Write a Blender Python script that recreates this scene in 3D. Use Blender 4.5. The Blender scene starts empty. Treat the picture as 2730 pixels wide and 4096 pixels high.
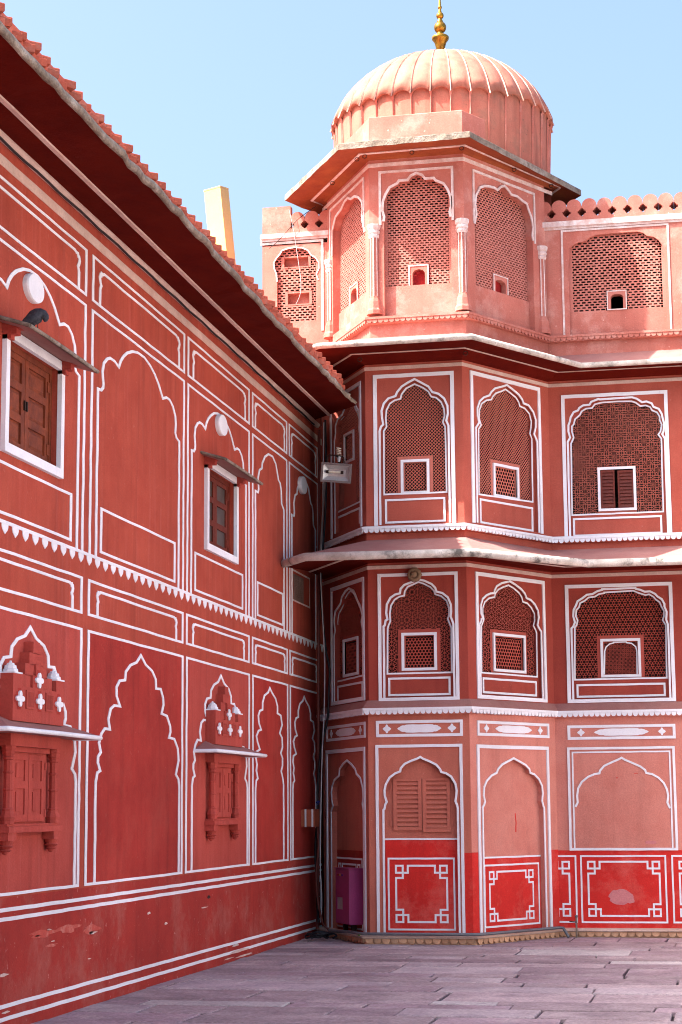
import bpy, bmesh, math, random
from mathutils import Vector, Matrix
from mathutils.geometry import delaunay_2d_cdt
random.seed(7)
S = bpy.context.scene
COL = S.collection

# ------------------------------------------------------------------ camera
F_PX, CX, CY, EYE = 7494.0, 1365.0, 2048.0, 1.65
PIT, ROL, YAW = (math.radians(a) for a in (8.98654, -0.41772, 11.60443))
FW = Vector((-math.sin(YAW)*math.cos(PIT), math.cos(YAW)*math.cos(PIT), math.sin(PIT)))
_r = Vector((math.cos(YAW), math.sin(YAW), 0)); _u = _r.cross(FW)
RT = math.cos(ROL)*_r + math.sin(ROL)*_u
UP = -math.sin(ROL)*_r + math.cos(ROL)*_u
ORG = Vector((0, 0, EYE))
cam = bpy.data.cameras.new('camera'); camo = bpy.data.objects.new('camera', cam); COL.objects.link(camo)
camo.matrix_world = Matrix(((RT.x, UP.x, -FW.x, 0), (RT.y, UP.y, -FW.y, 0), (RT.z, UP.z, -FW.z, EYE), (0, 0, 0, 1)))
cam.sensor_fit = 'VERTICAL'; cam.sensor_height = 36.0; cam.lens = 36.0*F_PX/4096.0
cam.clip_start = 0.1; cam.clip_end = 3000
S.camera = camo

# ------------------------------------------------------------------ light
SUN = Vector((0.533, 0.327, -0.78)).normalized()       # the way the light travels
EL = math.asin(-SUN.z); ROT = math.atan2(-SUN.x, -SUN.y)
W = bpy.data.worlds.new('World'); S.world = W; W.use_nodes = True
nt = W.node_tree; sky = nt.nodes.new('ShaderNodeTexSky'); sky.sky_type = 'NISHITA'; sky.sun_disc = False
sky.sun_elevation = EL; sky.sun_rotation = ROT; sky.dust_density = 7.0; sky.air_density = 1.0; sky.ozone_density = 4.0
nt.links.new(sky.outputs[0], nt.nodes['Background'].inputs[0]); nt.nodes['Background'].inputs[1].default_value = 0.15
sl = bpy.data.lights.new('sun', 'SUN'); sl.energy = 5.0; sl.angle = math.radians(0.53); sl.color = (1.0, 0.955, 0.90)
so = bpy.data.objects.new('sun', sl); COL.objects.link(so); so.rotation_euler = SUN.to_track_quat('-Z', 'Y').to_euler(); so.location = (-20, -12, 30)
vs = S.view_settings; vs.view_transform = 'Standard'; vs.look = 'None'; vs.exposure = 1.62; vs.gamma = 1.0; vs.use_curve_mapping = False
S.cycles.pixel_filter_type = 'BLACKMAN_HARRIS'; S.cycles.filter_width = 1.05; S.cycles.max_bounces = 8; S.cycles.diffuse_bounces = 2

# ------------------------------------------------------------------ pixels -> places
def ray(x, y): return FW + RT*((x-CX)/F_PX) - UP*((y-CY)/F_PX)
def on_ground(x, y, z=0.0):
    d = ray(x, y); return ORG + d*((z-EYE)/d.z)
class Pl:
    """A vertical wall plane from plan point p to plan point q; n points out of the wall."""
    def __init__(s, p, q):
        s.p = Vector((p[0], p[1], 0)); d = Vector((q[0]-p[0], q[1]-p[1], 0)); s.len = d.length; s.d = d.normalized()
        s.n = Vector((s.d.y, -s.d.x, 0))
    def pt(s, u, z, o=0.0): return s.p + s.d*u + s.n*o + Vector((0, 0, z))
    def uv(s, x, y, o=0.0):
        d = ray(x, y); c = s.p + s.n*o; P = ORG + d*((c-ORG).dot(s.n)/d.dot(s.n)); return ((P-s.p).dot(s.d), P.z)
    def mat(s, u, z, o=0.0):
        P = s.pt(u, z, o); return Matrix(((s.d.x, -s.n.x, 0, P.x), (s.d.y, -s.n.y, 0, P.y), (0, 0, 1, P.z), (0, 0, 0, 1)))
def crop(x0, y0, k): return lambda pts: [(x0+k*x, y0+k*y) for x, y in pts]
cA = crop(1100, 500, .38265); cB = crop(1700, 500, .38265); cC = crop(2130, 700, .38265); cD = crop(1130, 1350, .44643)
cE = crop(1800, 1350, .3825); cF = crop(1130, 2150, .4783); cG = crop(1180, 2800, .44643); cH = crop(1830, 2800, .42517)
cI = crop(2180, 2800, .42504); cJ = crop(2180, 2100, .35077); cK = crop(1830, 2150, .33991); cL = crop(2180, 1400, .35077)
c1 = crop(0, 900, .42517); c2 = crop(300, 1000, .42517); c3 = crop(700, 1300, .42493); c4 = crop(0, 1750, .4783)
c6 = crop(0, 2450, .744); c7 = crop(330, 2550, .78125); c9 = crop(700, 2550, .7435)
def UV(P, pts, o=0.0): return [P.uv(x, y, o) for x, y in pts]

# ------------------------------------------------------------------ materials
MATS = {}
def lin(c): return tuple(c)+(1,)
def mat(name, col, col2=None, rough=.85, scale=3.0, streak=0.35, bump=.25, fine=60, spots=None, spot_amt=.0, metal=0, spec=.3, rnd=0, stain=None, stain_amt=.0, stain_scale=1.1, grain=.12, gscale=60, drip=0, cloud=.13):
    m = bpy.data.materials.new(name); m.use_nodes = True; n = m.node_tree; b = n.nodes['Principled BSDF']
    N = n.nodes.new; L = n.links.new
    b.inputs['Roughness'].default_value = rough; b.inputs['Metallic'].default_value = metal; b.inputs['Specular IOR Level'].default_value = spec
    tc = N('ShaderNodeTexCoord'); geo = N('ShaderNodeNewGeometry')
    pos = geo.outputs['Position']
    col2 = col2 or tuple(c*.72 for c in col)
    n1 = N('ShaderNodeTexNoise'); n1.inputs['Scale'].default_value = scale; n1.inputs['Detail'].default_value = 6; n1.inputs['Roughness'].default_value = .62; L(pos, n1.inputs['Vector'])
    r1 = N('ShaderNodeMapRange'); r1.inputs[1].default_value = .34; r1.inputs[2].default_value = .68; L(n1.outputs[0], r1.inputs[0])
    mx = N('ShaderNodeMix'); mx.data_type = 'RGBA'; mx.inputs[6].default_value = lin(col); mx.inputs[7].default_value = lin(col2); L(r1.outputs[0], mx.inputs[0])
    out = mx.outputs[2]
    def layer(out, fac, c, amt, mode='MIX'):
        k = N('ShaderNodeMix'); k.data_type = 'RGBA'; k.blend_type = mode
        mm = N('ShaderNodeMath'); mm.operation = 'MULTIPLY'; L(fac, mm.inputs[0]); mm.inputs[1].default_value = amt
        L(mm.outputs[0], k.inputs[0]); L(out, k.inputs[6]); k.inputs[7].default_value = lin(c); return k.outputs[2]
    if streak:
        mp = N('ShaderNodeMapping'); mp.inputs['Scale'].default_value = (5.0, 5.0, .45); L(pos, mp.inputs[0])
        n2 = N('ShaderNodeTexNoise'); n2.inputs['Scale'].default_value = 1.6; n2.inputs['Detail'].default_value = 5; L(mp.outputs[0], n2.inputs['Vector'])
        r2 = N('ShaderNodeMapRange'); r2.inputs[1].default_value = .5; r2.inputs[2].default_value = .75; L(n2.outputs[0], r2.inputs[0])
        out = layer(out, r2.outputs[0], tuple(c*.62 for c in col2), streak)
    if drip:   # pale lime runs washed down by rain
        mq = N('ShaderNodeMapping'); mq.inputs['Scale'].default_value = (7.0, 7.0, .30); mq.inputs['Location'].default_value = (3.1, 1.7, .4); L(pos, mq.inputs[0])
        nq = N('ShaderNodeTexNoise'); nq.inputs['Scale'].default_value = 2.1; nq.inputs['Detail'].default_value = 6; nq.inputs['Roughness'].default_value = .7; L(mq.outputs[0], nq.inputs['Vector'])
        rq_ = N('ShaderNodeMapRange'); rq_.inputs[1].default_value = .52; rq_.inputs[2].default_value = .74; L(nq.outputs[0], rq_.inputs[0])
        out = layer(out, rq_.outputs[0], tuple(min(1, c*1.15+.10) for c in col), drip)
    if spots:
        n3 = N('ShaderNodeTexNoise'); n3.inputs['Scale'].default_value = 21; n3.inputs['Detail'].default_value = 3; L(pos, n3.inputs['Vector'])
        r3 = N('ShaderNodeMapRange'); r3.inputs[1].default_value = .70; r3.inputs[2].default_value = .73; L(n3.outputs[0], r3.inputs[0])
        out = layer(out, r3.outputs[0], spots, spot_amt)
    if stain:
        n4 = N('ShaderNodeTexNoise'); n4.inputs['Scale'].default_value = stain_scale; n4.inputs['Detail'].default_value = 9; n4.inputs['Roughness'].default_value = .72; L(pos, n4.inputs['Vector'])
        r4 = N('ShaderNodeMapRange'); r4.inputs[1].default_value = .5; r4.inputs[2].default_value = .64; L(n4.outputs[0], r4.inputs[0])
        out = layer(out, r4.outputs[0], stain, stain_amt)
    if cloud:
        nc = N('ShaderNodeTexNoise'); nc.inputs['Scale'].default_value = .75; nc.inputs['Detail'].default_value = 5; nc.inputs['Roughness'].default_value = .6; L(pos, nc.inputs['Vector'])
        rc = N('ShaderNodeMapRange'); rc.inputs[1].default_value = .32; rc.inputs[2].default_value = .68; rc.inputs[3].default_value = 1-cloud; rc.inputs[4].default_value = 1+cloud; L(nc.outputs[0], rc.inputs[0])
        hc = N('ShaderNodeHueSaturation'); L(rc.outputs[0], hc.inputs['Value']); L(out, hc.inputs['Color']); out = hc.outputs[0]
    if grain:
        ng = N('ShaderNodeTexNoise'); ng.inputs['Scale'].default_value = gscale; ng.inputs['Detail'].default_value = 4; ng.inputs['Roughness'].default_value = .75; L(pos, ng.inputs['Vector'])
        rg = N('ShaderNodeMapRange'); rg.inputs[1].default_value = .3; rg.inputs[2].default_value = .7; rg.inputs[3].default_value = 1-grain; rg.inputs[4].default_value = 1+grain; L(ng.outputs[0], rg.inputs[0])
        hg = N('ShaderNodeHueSaturation'); L(rg.outputs[0], hg.inputs['Value']); L(out, hg.inputs['Color']); out = hg.outputs[0]
    if rnd:
        oi = N('ShaderNodeObjectInfo'); rr = N('ShaderNodeMapRange'); rr.inputs[3].default_value = 1-rnd; rr.inputs[4].default_value = 1+rnd; L(oi.outputs['Random'], rr.inputs[0])
        hs = N('ShaderNodeHueSaturation'); L(rr.outputs[0], hs.inputs['Value']); L(out, hs.inputs['Color']); out = hs.outputs[0]
    L(out, b.inputs['Base Color'])
    if bump:
        n5 = N('ShaderNodeTexNoise'); n5.inputs['Scale'].default_value = fine; n5.inputs['Detail'].default_value = 4; L(pos, n5.inputs['Vector'])
        n6 = N('ShaderNodeTexNoise'); n6.inputs['Scale'].default_value = 5; n6.inputs['Detail'].default_value = 5; L(pos, n6.inputs['Vector'])
        ad = N('ShaderNodeMath'); ad.operation = 'MULTIPLY_ADD'; L(n6.outputs[0], ad.inputs[0]); ad.inputs[1].default_value = 2.5; L(n5.outputs[0], ad.inputs[2])
        bp = N('ShaderNodeBump'); bp.inputs['Strength'].default_value = bump; bp.inputs['Distance'].default_value = .01; L(ad.outputs[0], bp.inputs['Height']); L(bp.outputs[0], b.inputs['Normal'])
    MATS[name] = m; return m
TERRA = mat('terracotta_plaster', (.47, .080, .044), (.37, .054, .029), drip=.22, streak=.45, spots=(.62, .33, .25), spot_amt=.12)
ROSE = mat('rose_plaster', (.49, .078, .055), (.39, .054, .038), drip=.2, streak=.4, spots=(.60, .3, .25), spot_amt=.1)
DEEP = mat('deep_red_plaster', (.43, .038, .026), (.32, .025, .017), streak=.45, stain=(.52, .15, .10), stain_amt=.12, spots=(.65, .3, .25), spot_amt=.15)
DADO = mat('red_dado_plaster', (.42, .037, .025), (.31, .026, .018), stain=(.52, .20, .15), stain_amt=.30, spots=(.72, .45, .4), spot_amt=.3, stain_scale=1.5)
BRIGHT = mat('bright_red_paint', (.70, .030, .022), (.58, .024, .018), stain=(.74, .17, .13), stain_amt=.45, streak=.3, stain_scale=1.9)
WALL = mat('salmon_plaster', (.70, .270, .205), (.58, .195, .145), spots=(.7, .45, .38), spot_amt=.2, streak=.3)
WALL_SHADE = mat('brick_salmon_plaster', (.58, .175, .115), (.48, .130, .085), spots=(.7, .45, .38), spot_amt=.15, streak=.3)  # WALL darkened: shade of the front and left faces mixed into the colour
DOMEM = mat('weathered_dome_plaster', (.50, .185, .125), (.40, .125, .085), spots=(.12, .08, .06), spot_amt=.85, streak=.75, stain=(.20, .12, .085), stain_amt=.45, stain_scale=3.4)
JALI2 = mat('pale_red_screen_plaster', (.60, .19, .135), (.50, .14, .10), spots=(.7, .4, .33), spot_amt=.12, streak=.2)
JALI1 = mat('red_screen_plaster', (.48, .10, .07), (.40, .075, .052), streak=.2)
PINKJ = mat('pale_pink_screen_plaster', (.58, .215, .165), (.49, .16, .12), spots=(.85, .62, .52), spot_amt=.3, streak=.2)
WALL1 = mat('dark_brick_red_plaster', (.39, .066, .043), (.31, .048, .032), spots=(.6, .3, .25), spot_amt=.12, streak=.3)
WALLT = mat('brick_red_plaster', (.47, .105, .068), (.38, .075, .048), spots=(.7, .4, .33), spot_amt=.12, streak=.3)
PINK = mat('faded_pink_plaster', (.55, .190, .140), (.46, .135, .098), spots=(.85, .62, .52), spot_amt=.4, streak=.3, stain=(.78, .48, .40), stain_amt=.3, stain_scale=2.2)
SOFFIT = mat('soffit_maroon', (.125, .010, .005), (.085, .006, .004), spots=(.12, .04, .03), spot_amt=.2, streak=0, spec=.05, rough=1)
SOFFIT3 = mat('soffit_ochre_red', (.30, .070, .022), (.20, .040, .014), spots=(.08, .03, .02), spot_amt=.4, streak=0, stain=(.42, .15, .04), stain_amt=.3)  # soffit paint with bounce light from the sunlit top storey in its colour
DUSTY = mat('dusty_ledge', (.42, .20, .17), (.34, .14, .12), streak=.2, spots=(.2, .16, .15), spot_amt=.5)
WHITE = mat('white_limewash', (.90, .90, .92), (.82, .81, .84), rough=.8, streak=.10, bump=.15, spots=(.62, .50, .48), spot_amt=.25, scale=6, grain=.05)
WORN = mat('worn_white_limewash', (.80, .71, .68), (.64, .42, .36), rough=.85, streak=.25, spots=(.5, .2, .15), spot_amt=.6, scale=9)
CREAM = mat('cream_band', (.70, .52, .45), (.60, .40, .33), streak=.1, spots=(.35, .2, .15), spot_amt=.4, scale=5)
NOSE = mat('mouldy_lime_edge', (.72, .65, .57), (.48, .41, .34), streak=.3, spots=(.06, .05, .045), spot_amt=.6, stain=(.05, .045, .04), stain_amt=.85, stain_scale=3.3, scale=7, bump=.5)
OLDLIME = mat('old_lime_edge', (.30, .24, .18), (.13, .10, .075), streak=.3, spots=(.04, .035, .03), spot_amt=.8, stain=(.46, .41, .35), stain_amt=.6, stain_scale=3.5, scale=11, bump=.9, grain=.25)
BRICKM = mat('red_brick', (.48, .105, .060), (.36, .075, .042), streak=.15, stain=(.30, .22, .17), stain_amt=.35, stain_scale=5, rnd=.18, spots=(.12, .1, .08), spot_amt=.5)
SANDST = mat('ochre_sandstone', (.74, .45, .27), (.60, .32, .18), streak=.2, spots=(.3, .15, .1), spot_amt=.4, rnd=.2)
LEDGE = mat('pale_stone_ledge', (.72, .54, .44), (.58, .38, .29), streak=.1, spots=(.2, .14, .12), spot_amt=.4)
WOOD = mat('old_brown_wood', (.26, .055, .020), (.13, .026, .011), rough=.6, streak=.5, scale=9, fine=90)
WOODR = mat('red_brown_wood', (.17, .028, .015), (.11, .018, .010), rough=.55, streak=.4, scale=9)
IRON = mat('dark_iron', (.03, .025, .022), (.06, .03, .02), rough=.6, metal=.6, streak=0)
BLACKP = mat('black_cable', (.012, .012, .016), rough=.5, streak=0, bump=0)
WHITEP = mat('white_cable', (.6, .58, .58), rough=.5, streak=0, bump=0)
BROWNP = mat('brown_conduit', (.14, .03, .022), rough=.5, streak=0, bump=0)
BLUEP = mat('blue_tie', (.02, .05, .3), rough=.5, streak=0, bump=0)
GREYP = mat('grey_pipe', (.20, .21, .23), (.14, .15, .16), rough=.5, metal=.3, streak=0)
GALV = mat('galvanised_grey', (.24, .22, .21), (.17, .15, .14), rough=.5, metal=.4, streak=.2)
GLASSD = mat('dusty_dark_glass', (.045, .040, .036), (.09, .08, .07), rough=.35, streak=.5, bump=.05, spec=.5)
REFL = mat('lamp_reflector', (.62, .62, .60), (.5, .5, .5), rough=.35, metal=.3, streak=0, bump=0)
TUBEM = mat('lamp_tube', (.85, .8, .62), rough=.3, streak=0, bump=0)
PURPLE = mat('purple_enamel', (.43, .052, .19), (.33, .040, .145), rough=.45, streak=.15, bump=.08, spec=.4)
JUNC = mat('orange_brown_box', (.36, .085, .038), (.26, .055, .024), rough=.6, streak=.3)
GOLD = mat('old_gilding', (.52, .28, .035), (.26, .12, .02), rough=.38, metal=.9, streak=0, stain=(.06, .035, .015), stain_amt=.8, stain_scale=9, bump=.15)
YELLOW = mat('yellow_paint', (.86, .60, .18), (.82, .55, .15), rough=.6, streak=.06)
CARVED = mat('carved_brown_stone', (.26, .17, .10), (.17, .10, .06), streak=.1, spots=(.4, .35, .25), spot_amt=.4)
RED_C = mat('red_curtain', (.40, .02, .02), (.33, .015, .015), streak=.2)
DARKIN = mat('dark_interior_plaster', (.022, .012, .010), (.016, .009, .008), streak=0, bump=0)  # near-black: the darkness of unlit rooms and openings is put into the colour
FEATH = mat('dark_grey_feathers', (.030, .030, .038), (.055, .055, .068), rough=.7, scale=30, streak=0, bump=.4)
BEAK = mat('pigeon_beak', (.05, .045, .04), rough=.5, streak=0, bump=0)
GRILLE = mat('rusty_grille', (.26, .17, .14), (.16, .09, .07), streak=.2)
LEAFM = mat('weed_leaf', (.12, .25, .03), (.07, .16, .02), streak=0, bump=0, rough=.6)
TAPM = mat('weathered_brass', (.30, .22, .14), (.2, .2, .2), rough=.45, metal=.6, streak=0)
STONES = [mat('paving_purple', (.43, .305, .325), (.28, .19, .205), streak=0, scale=2.2, bump=.8, fine=40, grain=.34, gscale=24, stain=(.50, .40, .37), stain_amt=.55, stain_scale=2.6, spots=(.13, .09, .10), spot_amt=.7, rnd=.16),
          mat('paving_mauve', (.49, .37, .365), (.34, .245, .25), streak=0, scale=2.6, bump=.8, fine=40, grain=.34, gscale=24, stain=(.24, .17, .19), stain_amt=.6, stain_scale=2.3, spots=(.14, .10, .10), spot_amt=.7, rnd=.16),
          mat('paving_beige', (.56, .45, .44), (.42, .32, .34), streak=0, scale=2.4, bump=.8, fine=40, grain=.30, gscale=24, stain=(.26, .18, .19), stain_amt=.5, stain_scale=1.6, spots=(.15, .11, .1), spot_amt=.4, rnd=.10),
          mat('paving_pale', (.62, .55, .52), (.50, .42, .41), streak=0, scale=2.4, bump=.8, fine=40, grain=.30, gscale=24, stain=(.30, .22, .22), stain_amt=.4, stain_scale=1.6, spots=(.15, .11, .1), spot_amt=.4, rnd=.08)]
EARTH = mat('dark_joint_earth', (.085, .060, .060), (.06, .045, .045), streak=0)

# ------------------------------------------------------------------ mesh helpers
class M:
    def __init__(s): s.v = []; s.f = []
    def add(s, vs, fs):
        k = len(s.v); s.v += [tuple(v) for v in vs]; s.f += [tuple(i+k for i in f) for f in fs]
    def build(s, name, m, parent=None, smooth=False, sub=None):
        me = bpy.data.meshes.new(name); me.from_pydata(s.v, [], s.f); me.update()
        if smooth:
            for p in me.polygons: p.use_smooth = True
        me.materials.append(m); o = bpy.data.objects.new(name, me); COL.objects.link(o)
        if parent is not None: attach(o, parent)
        return o
BASE = {}
def wloc(p):
    return BASE.get(p.name, Vector((0, 0, 0)))
def attach(o, p):
    o.parent = p
    if p.name in BASE: o.matrix_parent_inverse = Matrix.Translation(-BASE[p.name])
def thing(name, label, cat, loc, group=None):
    o = bpy.data.objects.new(name, None); COL.objects.link(o); o.location = loc; o.empty_display_size = .2
    o['label'] = label; o['category'] = cat
    if group: o['group'] = group
    BASE[o.name] = Vector(loc); return o
def tag(o, label, cat, group=None):
    o['label'] = label; o['category'] = cat
    if group: o['group'] = group
    return o
def inst(name, me, mx, parent, m=None):
    """Another piece that shares mesh data, placed by a world matrix; parent's own matrix is the identity or a plain shift."""
    o = bpy.data.objects.new(name, me); COL.objects.link(o); o.parent = parent
    o.matrix_basis = mx
    if parent is not None and parent.name in BASE: o.matrix_parent_inverse = Matrix.Translation(-BASE[parent.name])
    return o
def offset_line(pts, w, closed):
    n = len(pts); L = []; R = []
    for i in range(n):
        a = pts[i-1] if (i > 0 or closed) else None; b = pts[i]; c = pts[(i+1) % n] if (i < n-1 or closed) else None
        def nn(p, q):
            dx, dy = q[0]-p[0], q[1]-p[1]; l = math.hypot(dx, dy) or 1e-9; return (-dy/l, dx/l)
        if a is None: m = nn(b, c); k = 1
        elif c is None: m = nn(a, b); k = 1
        else:
            m1 = nn(a, b); m2 = nn(b, c); mx, my = m1[0]+m2[0], m1[1]+m2[1]; l = math.hypot(mx, my)
            if l < .35: m = m1; k = 1
            else: m = (mx/l, my/l); k = min(1.8, 1/max(.3, m[0]*m1[0]+m[1]*m1[1]))
        L.append((b[0]+m[0]*w/2*k, b[1]+m[1]*w/2*k)); R.append((b[0]-m[0]*w/2*k, b[1]-m[1]*w/2*k))
    return L, R
def ribbon(m, P, pts, w, o, t=.006, closed=False):
    p2 = [pts[0]]
    for q in pts[1:]:
        if math.hypot(q[0]-p2[-1][0], q[1]-p2[-1][1]) > 1e-4: p2.append(q)
    L, R = offset_line(p2, w, closed); n = len(p2); vs = []
    for a, b in zip(L, R): vs += [P.pt(*a, o), P.pt(*a, o+t), P.pt(*b, o+t), P.pt(*b, o)]
    fs = []
    for i in range(n if closed else n-1):
        a = 4*i; b = 4*((i+1) % n)
        fs += [(a, b, b+1, a+1), (a+1, b+1, b+2, a+2), (a+2, b+2, b+3, a+3)]
    if not closed: fs += [(0, 1, 2, 3), (4*n-4, 4*n-1, 4*n-2, 4*n-3)]
    m.add(vs, fs)
def inside(p, poly):
    x, y = p; r = False; n = len(poly); j = n-1
    for i in range(n):
        xi, yi = poly[i]; xj, yj = poly[j]
        if (yi > y) != (yj > y) and x < (xj-xi)*(y-yi)/(yj-yi)+xi: r = not r
        j = i
    return r
def tri2d(outer, holes=()):
    vs = []; es = []
    for loop in [outer]+list(holes):
        k = len(vs); n = len(loop); vs += [Vector(p) for p in loop]; es += [(k+i, k+(i+1) % n) for i in range(n)]
    ov, oe, of, *_ = delaunay_2d_cdt(vs, es, [], 0, 1e-6); out = []
    for f in of:
        c = sum((ov[i] for i in f), Vector((0, 0)))/len(f)
        if inside(c, outer) and not any(inside(c, h) for h in holes): out.append(tuple(f))
    return [tuple(v) for v in ov], out
def sheet(m, P, outer, holes=(), o=0.0):
    vs, fs = tri2d(outer, holes); m.add([P.pt(a, b, o) for a, b in vs], fs)
def reveal(m, P, loop, o0, o1, skip_bottom=False):
    n = len(loop); vs = []
    for a, b in loop: vs += [P.pt(a, b, o0), P.pt(a, b, o1)]
    m.add(vs, [(2*i, 2*((i+1) % n), 2*((i+1) % n)+1, 2*i+1) for i in range(n)])
def plate(m, P, loop, o0, o1):
    sheet(m, P, loop, (), o1); reveal(m, P, loop, o0, o1)
def rect(u0, u1, z0, z1): return [(u0, z0), (u1, z0), (u1, z1), (u0, z1)]
def boxP(m, P, u0, u1, z0, z1, o0, o1):
    vs = [P.pt(u, z, o) for o in (o0, o1) for z in (z0, z1) for u in (u0, u1)]
    m.add(vs, [(0, 1, 3, 2), (4, 6, 7, 5), (0, 4, 5, 1), (2, 3, 7, 6), (0, 2, 6, 4), (1, 5, 7, 3)])
def bbox(pts): xs = [p[0] for p in pts]; zs = [p[1] for p in pts]; return min(xs), max(xs), min(zs), max(zs)
def quad(pts):
    """corner pixels in plane coordinates averaged to an upright rectangle: tl, tr, br, bl"""
    (a, b, c, d) = pts; return ((a[0]+d[0])/2, (b[0]+c[0])/2, (c[1]+d[1])/2, (a[1]+b[1])/2)
def frame_loop(q, w): u0, u1, z0, z1 = q; return [(u0+w/2, z0+w/2), (u1-w/2, z0+w/2), (u1-w/2, z1-w/2), (u0+w/2, z1-w/2)]
def loft(m, rows, closed=False, flip=False):
    n = len(rows[0]); vs = [p for r in rows for p in r]; fs = []
    for i in range(len(rows)-1):
        for j in range(n if closed else n-1):
            a = i*n+j; b = i*n+(j+1) % n; c = b+n; d = a+n; fs.append((a, b, c, d))
    m.add(vs, fs)
def lathe(m, prof, c, n=24, axis=None):
    rows = []
    for r, z in prof: rows.append([Vector((c[0]+r*math.cos(2*math.pi*k/n), c[1]+r*math.sin(2*math.pi*k/n), c[2]+z)) for k in range(n)])
    loft(m, rows, True); m.add(rows[0], [tuple(range(n))[::-1]]); m.add(rows[-1], [tuple(range(n))])
def tube(m, path, r, n=8):
    path = [Vector(p) for p in path]; rows = []
    for i, p in enumerate(path):
        t = (path[min(i+1, len(path)-1)]-path[max(i-1, 0)]).normalized()
        a = t.cross(Vector((0, 0, 1)) if abs(t.z) < .9 else Vector((1, 0, 0))).normalized(); b = t.cross(a)
        rows.append([p + a*(r*math.cos(2*math.pi*k/n)) + b*(r*math.sin(2*math.pi*k/n)) for k in range(n)])
    loft(m, rows, True); m.add(rows[0], [tuple(range(n))]); m.add(rows[-1], [tuple(range(n))[::-1]])
def smooth_path(pts, k=6):
    pts = [Vector(p) for p in pts]; out = []
    for i in range(len(pts)-1):
        p0 = pts[max(i-1, 0)]; p1 = pts[i]; p2 = pts[i+1]; p3 = pts[min(i+2, len(pts)-1)]
        for j in range(k):
            t = j/k; out.append(.5*((2*p1)+(p2-p0)*t+(2*p0-5*p1+4*p2-p3)*t*t+(3*p1-p0-3*p2+p3)*t**3))
    return out+[pts[-1]]

# ------------------------------------------------------------------ pierced stone screens
def ring_cells(m, P, cells, n, R, r, rot, o, dep):
    for cu, cz in cells:
        vs = []
        for k in range(n):
            a = rot+2*math.pi*k/n; c, s = math.cos(a), math.sin(a)
            vs += [P.pt(cu+R*c, cz+R*s, o), P.pt(cu+r*c, cz+r*s, o), P.pt(cu+r*c, cz+r*s, o-dep)]
        fs = []
        for k in range(n):
            a = 3*k; b = 3*((k+1) % n); fs += [(a, b, b+1, a+1), (a+1, b+1, b+2, a+2)]
        m.add(vs, fs)
def bars(m, P, segs, w, o, dep):
    for i, (a, b) in enumerate(segs):
        dx, dz = b[0]-a[0], b[1]-a[1]; l = math.hypot(dx, dz)
        if l < 1e-6: continue
        nx, nz = -dz/l*w/2, dx/l*w/2; oo = o+random.uniform(0, .0025)
        vs = [P.pt(a[0]+nx, a[1]+nz, oo), P.pt(b[0]+nx, b[1]+nz, oo), P.pt(b[0]-nx, b[1]-nz, oo), P.pt(a[0]-nx, a[1]-nz, oo)]
        vs += [v - P.n*dep for v in vs]
        m.add(vs, [(0, 1, 2, 3), (0, 4, 5, 1), (2, 6, 7, 3)])
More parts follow.
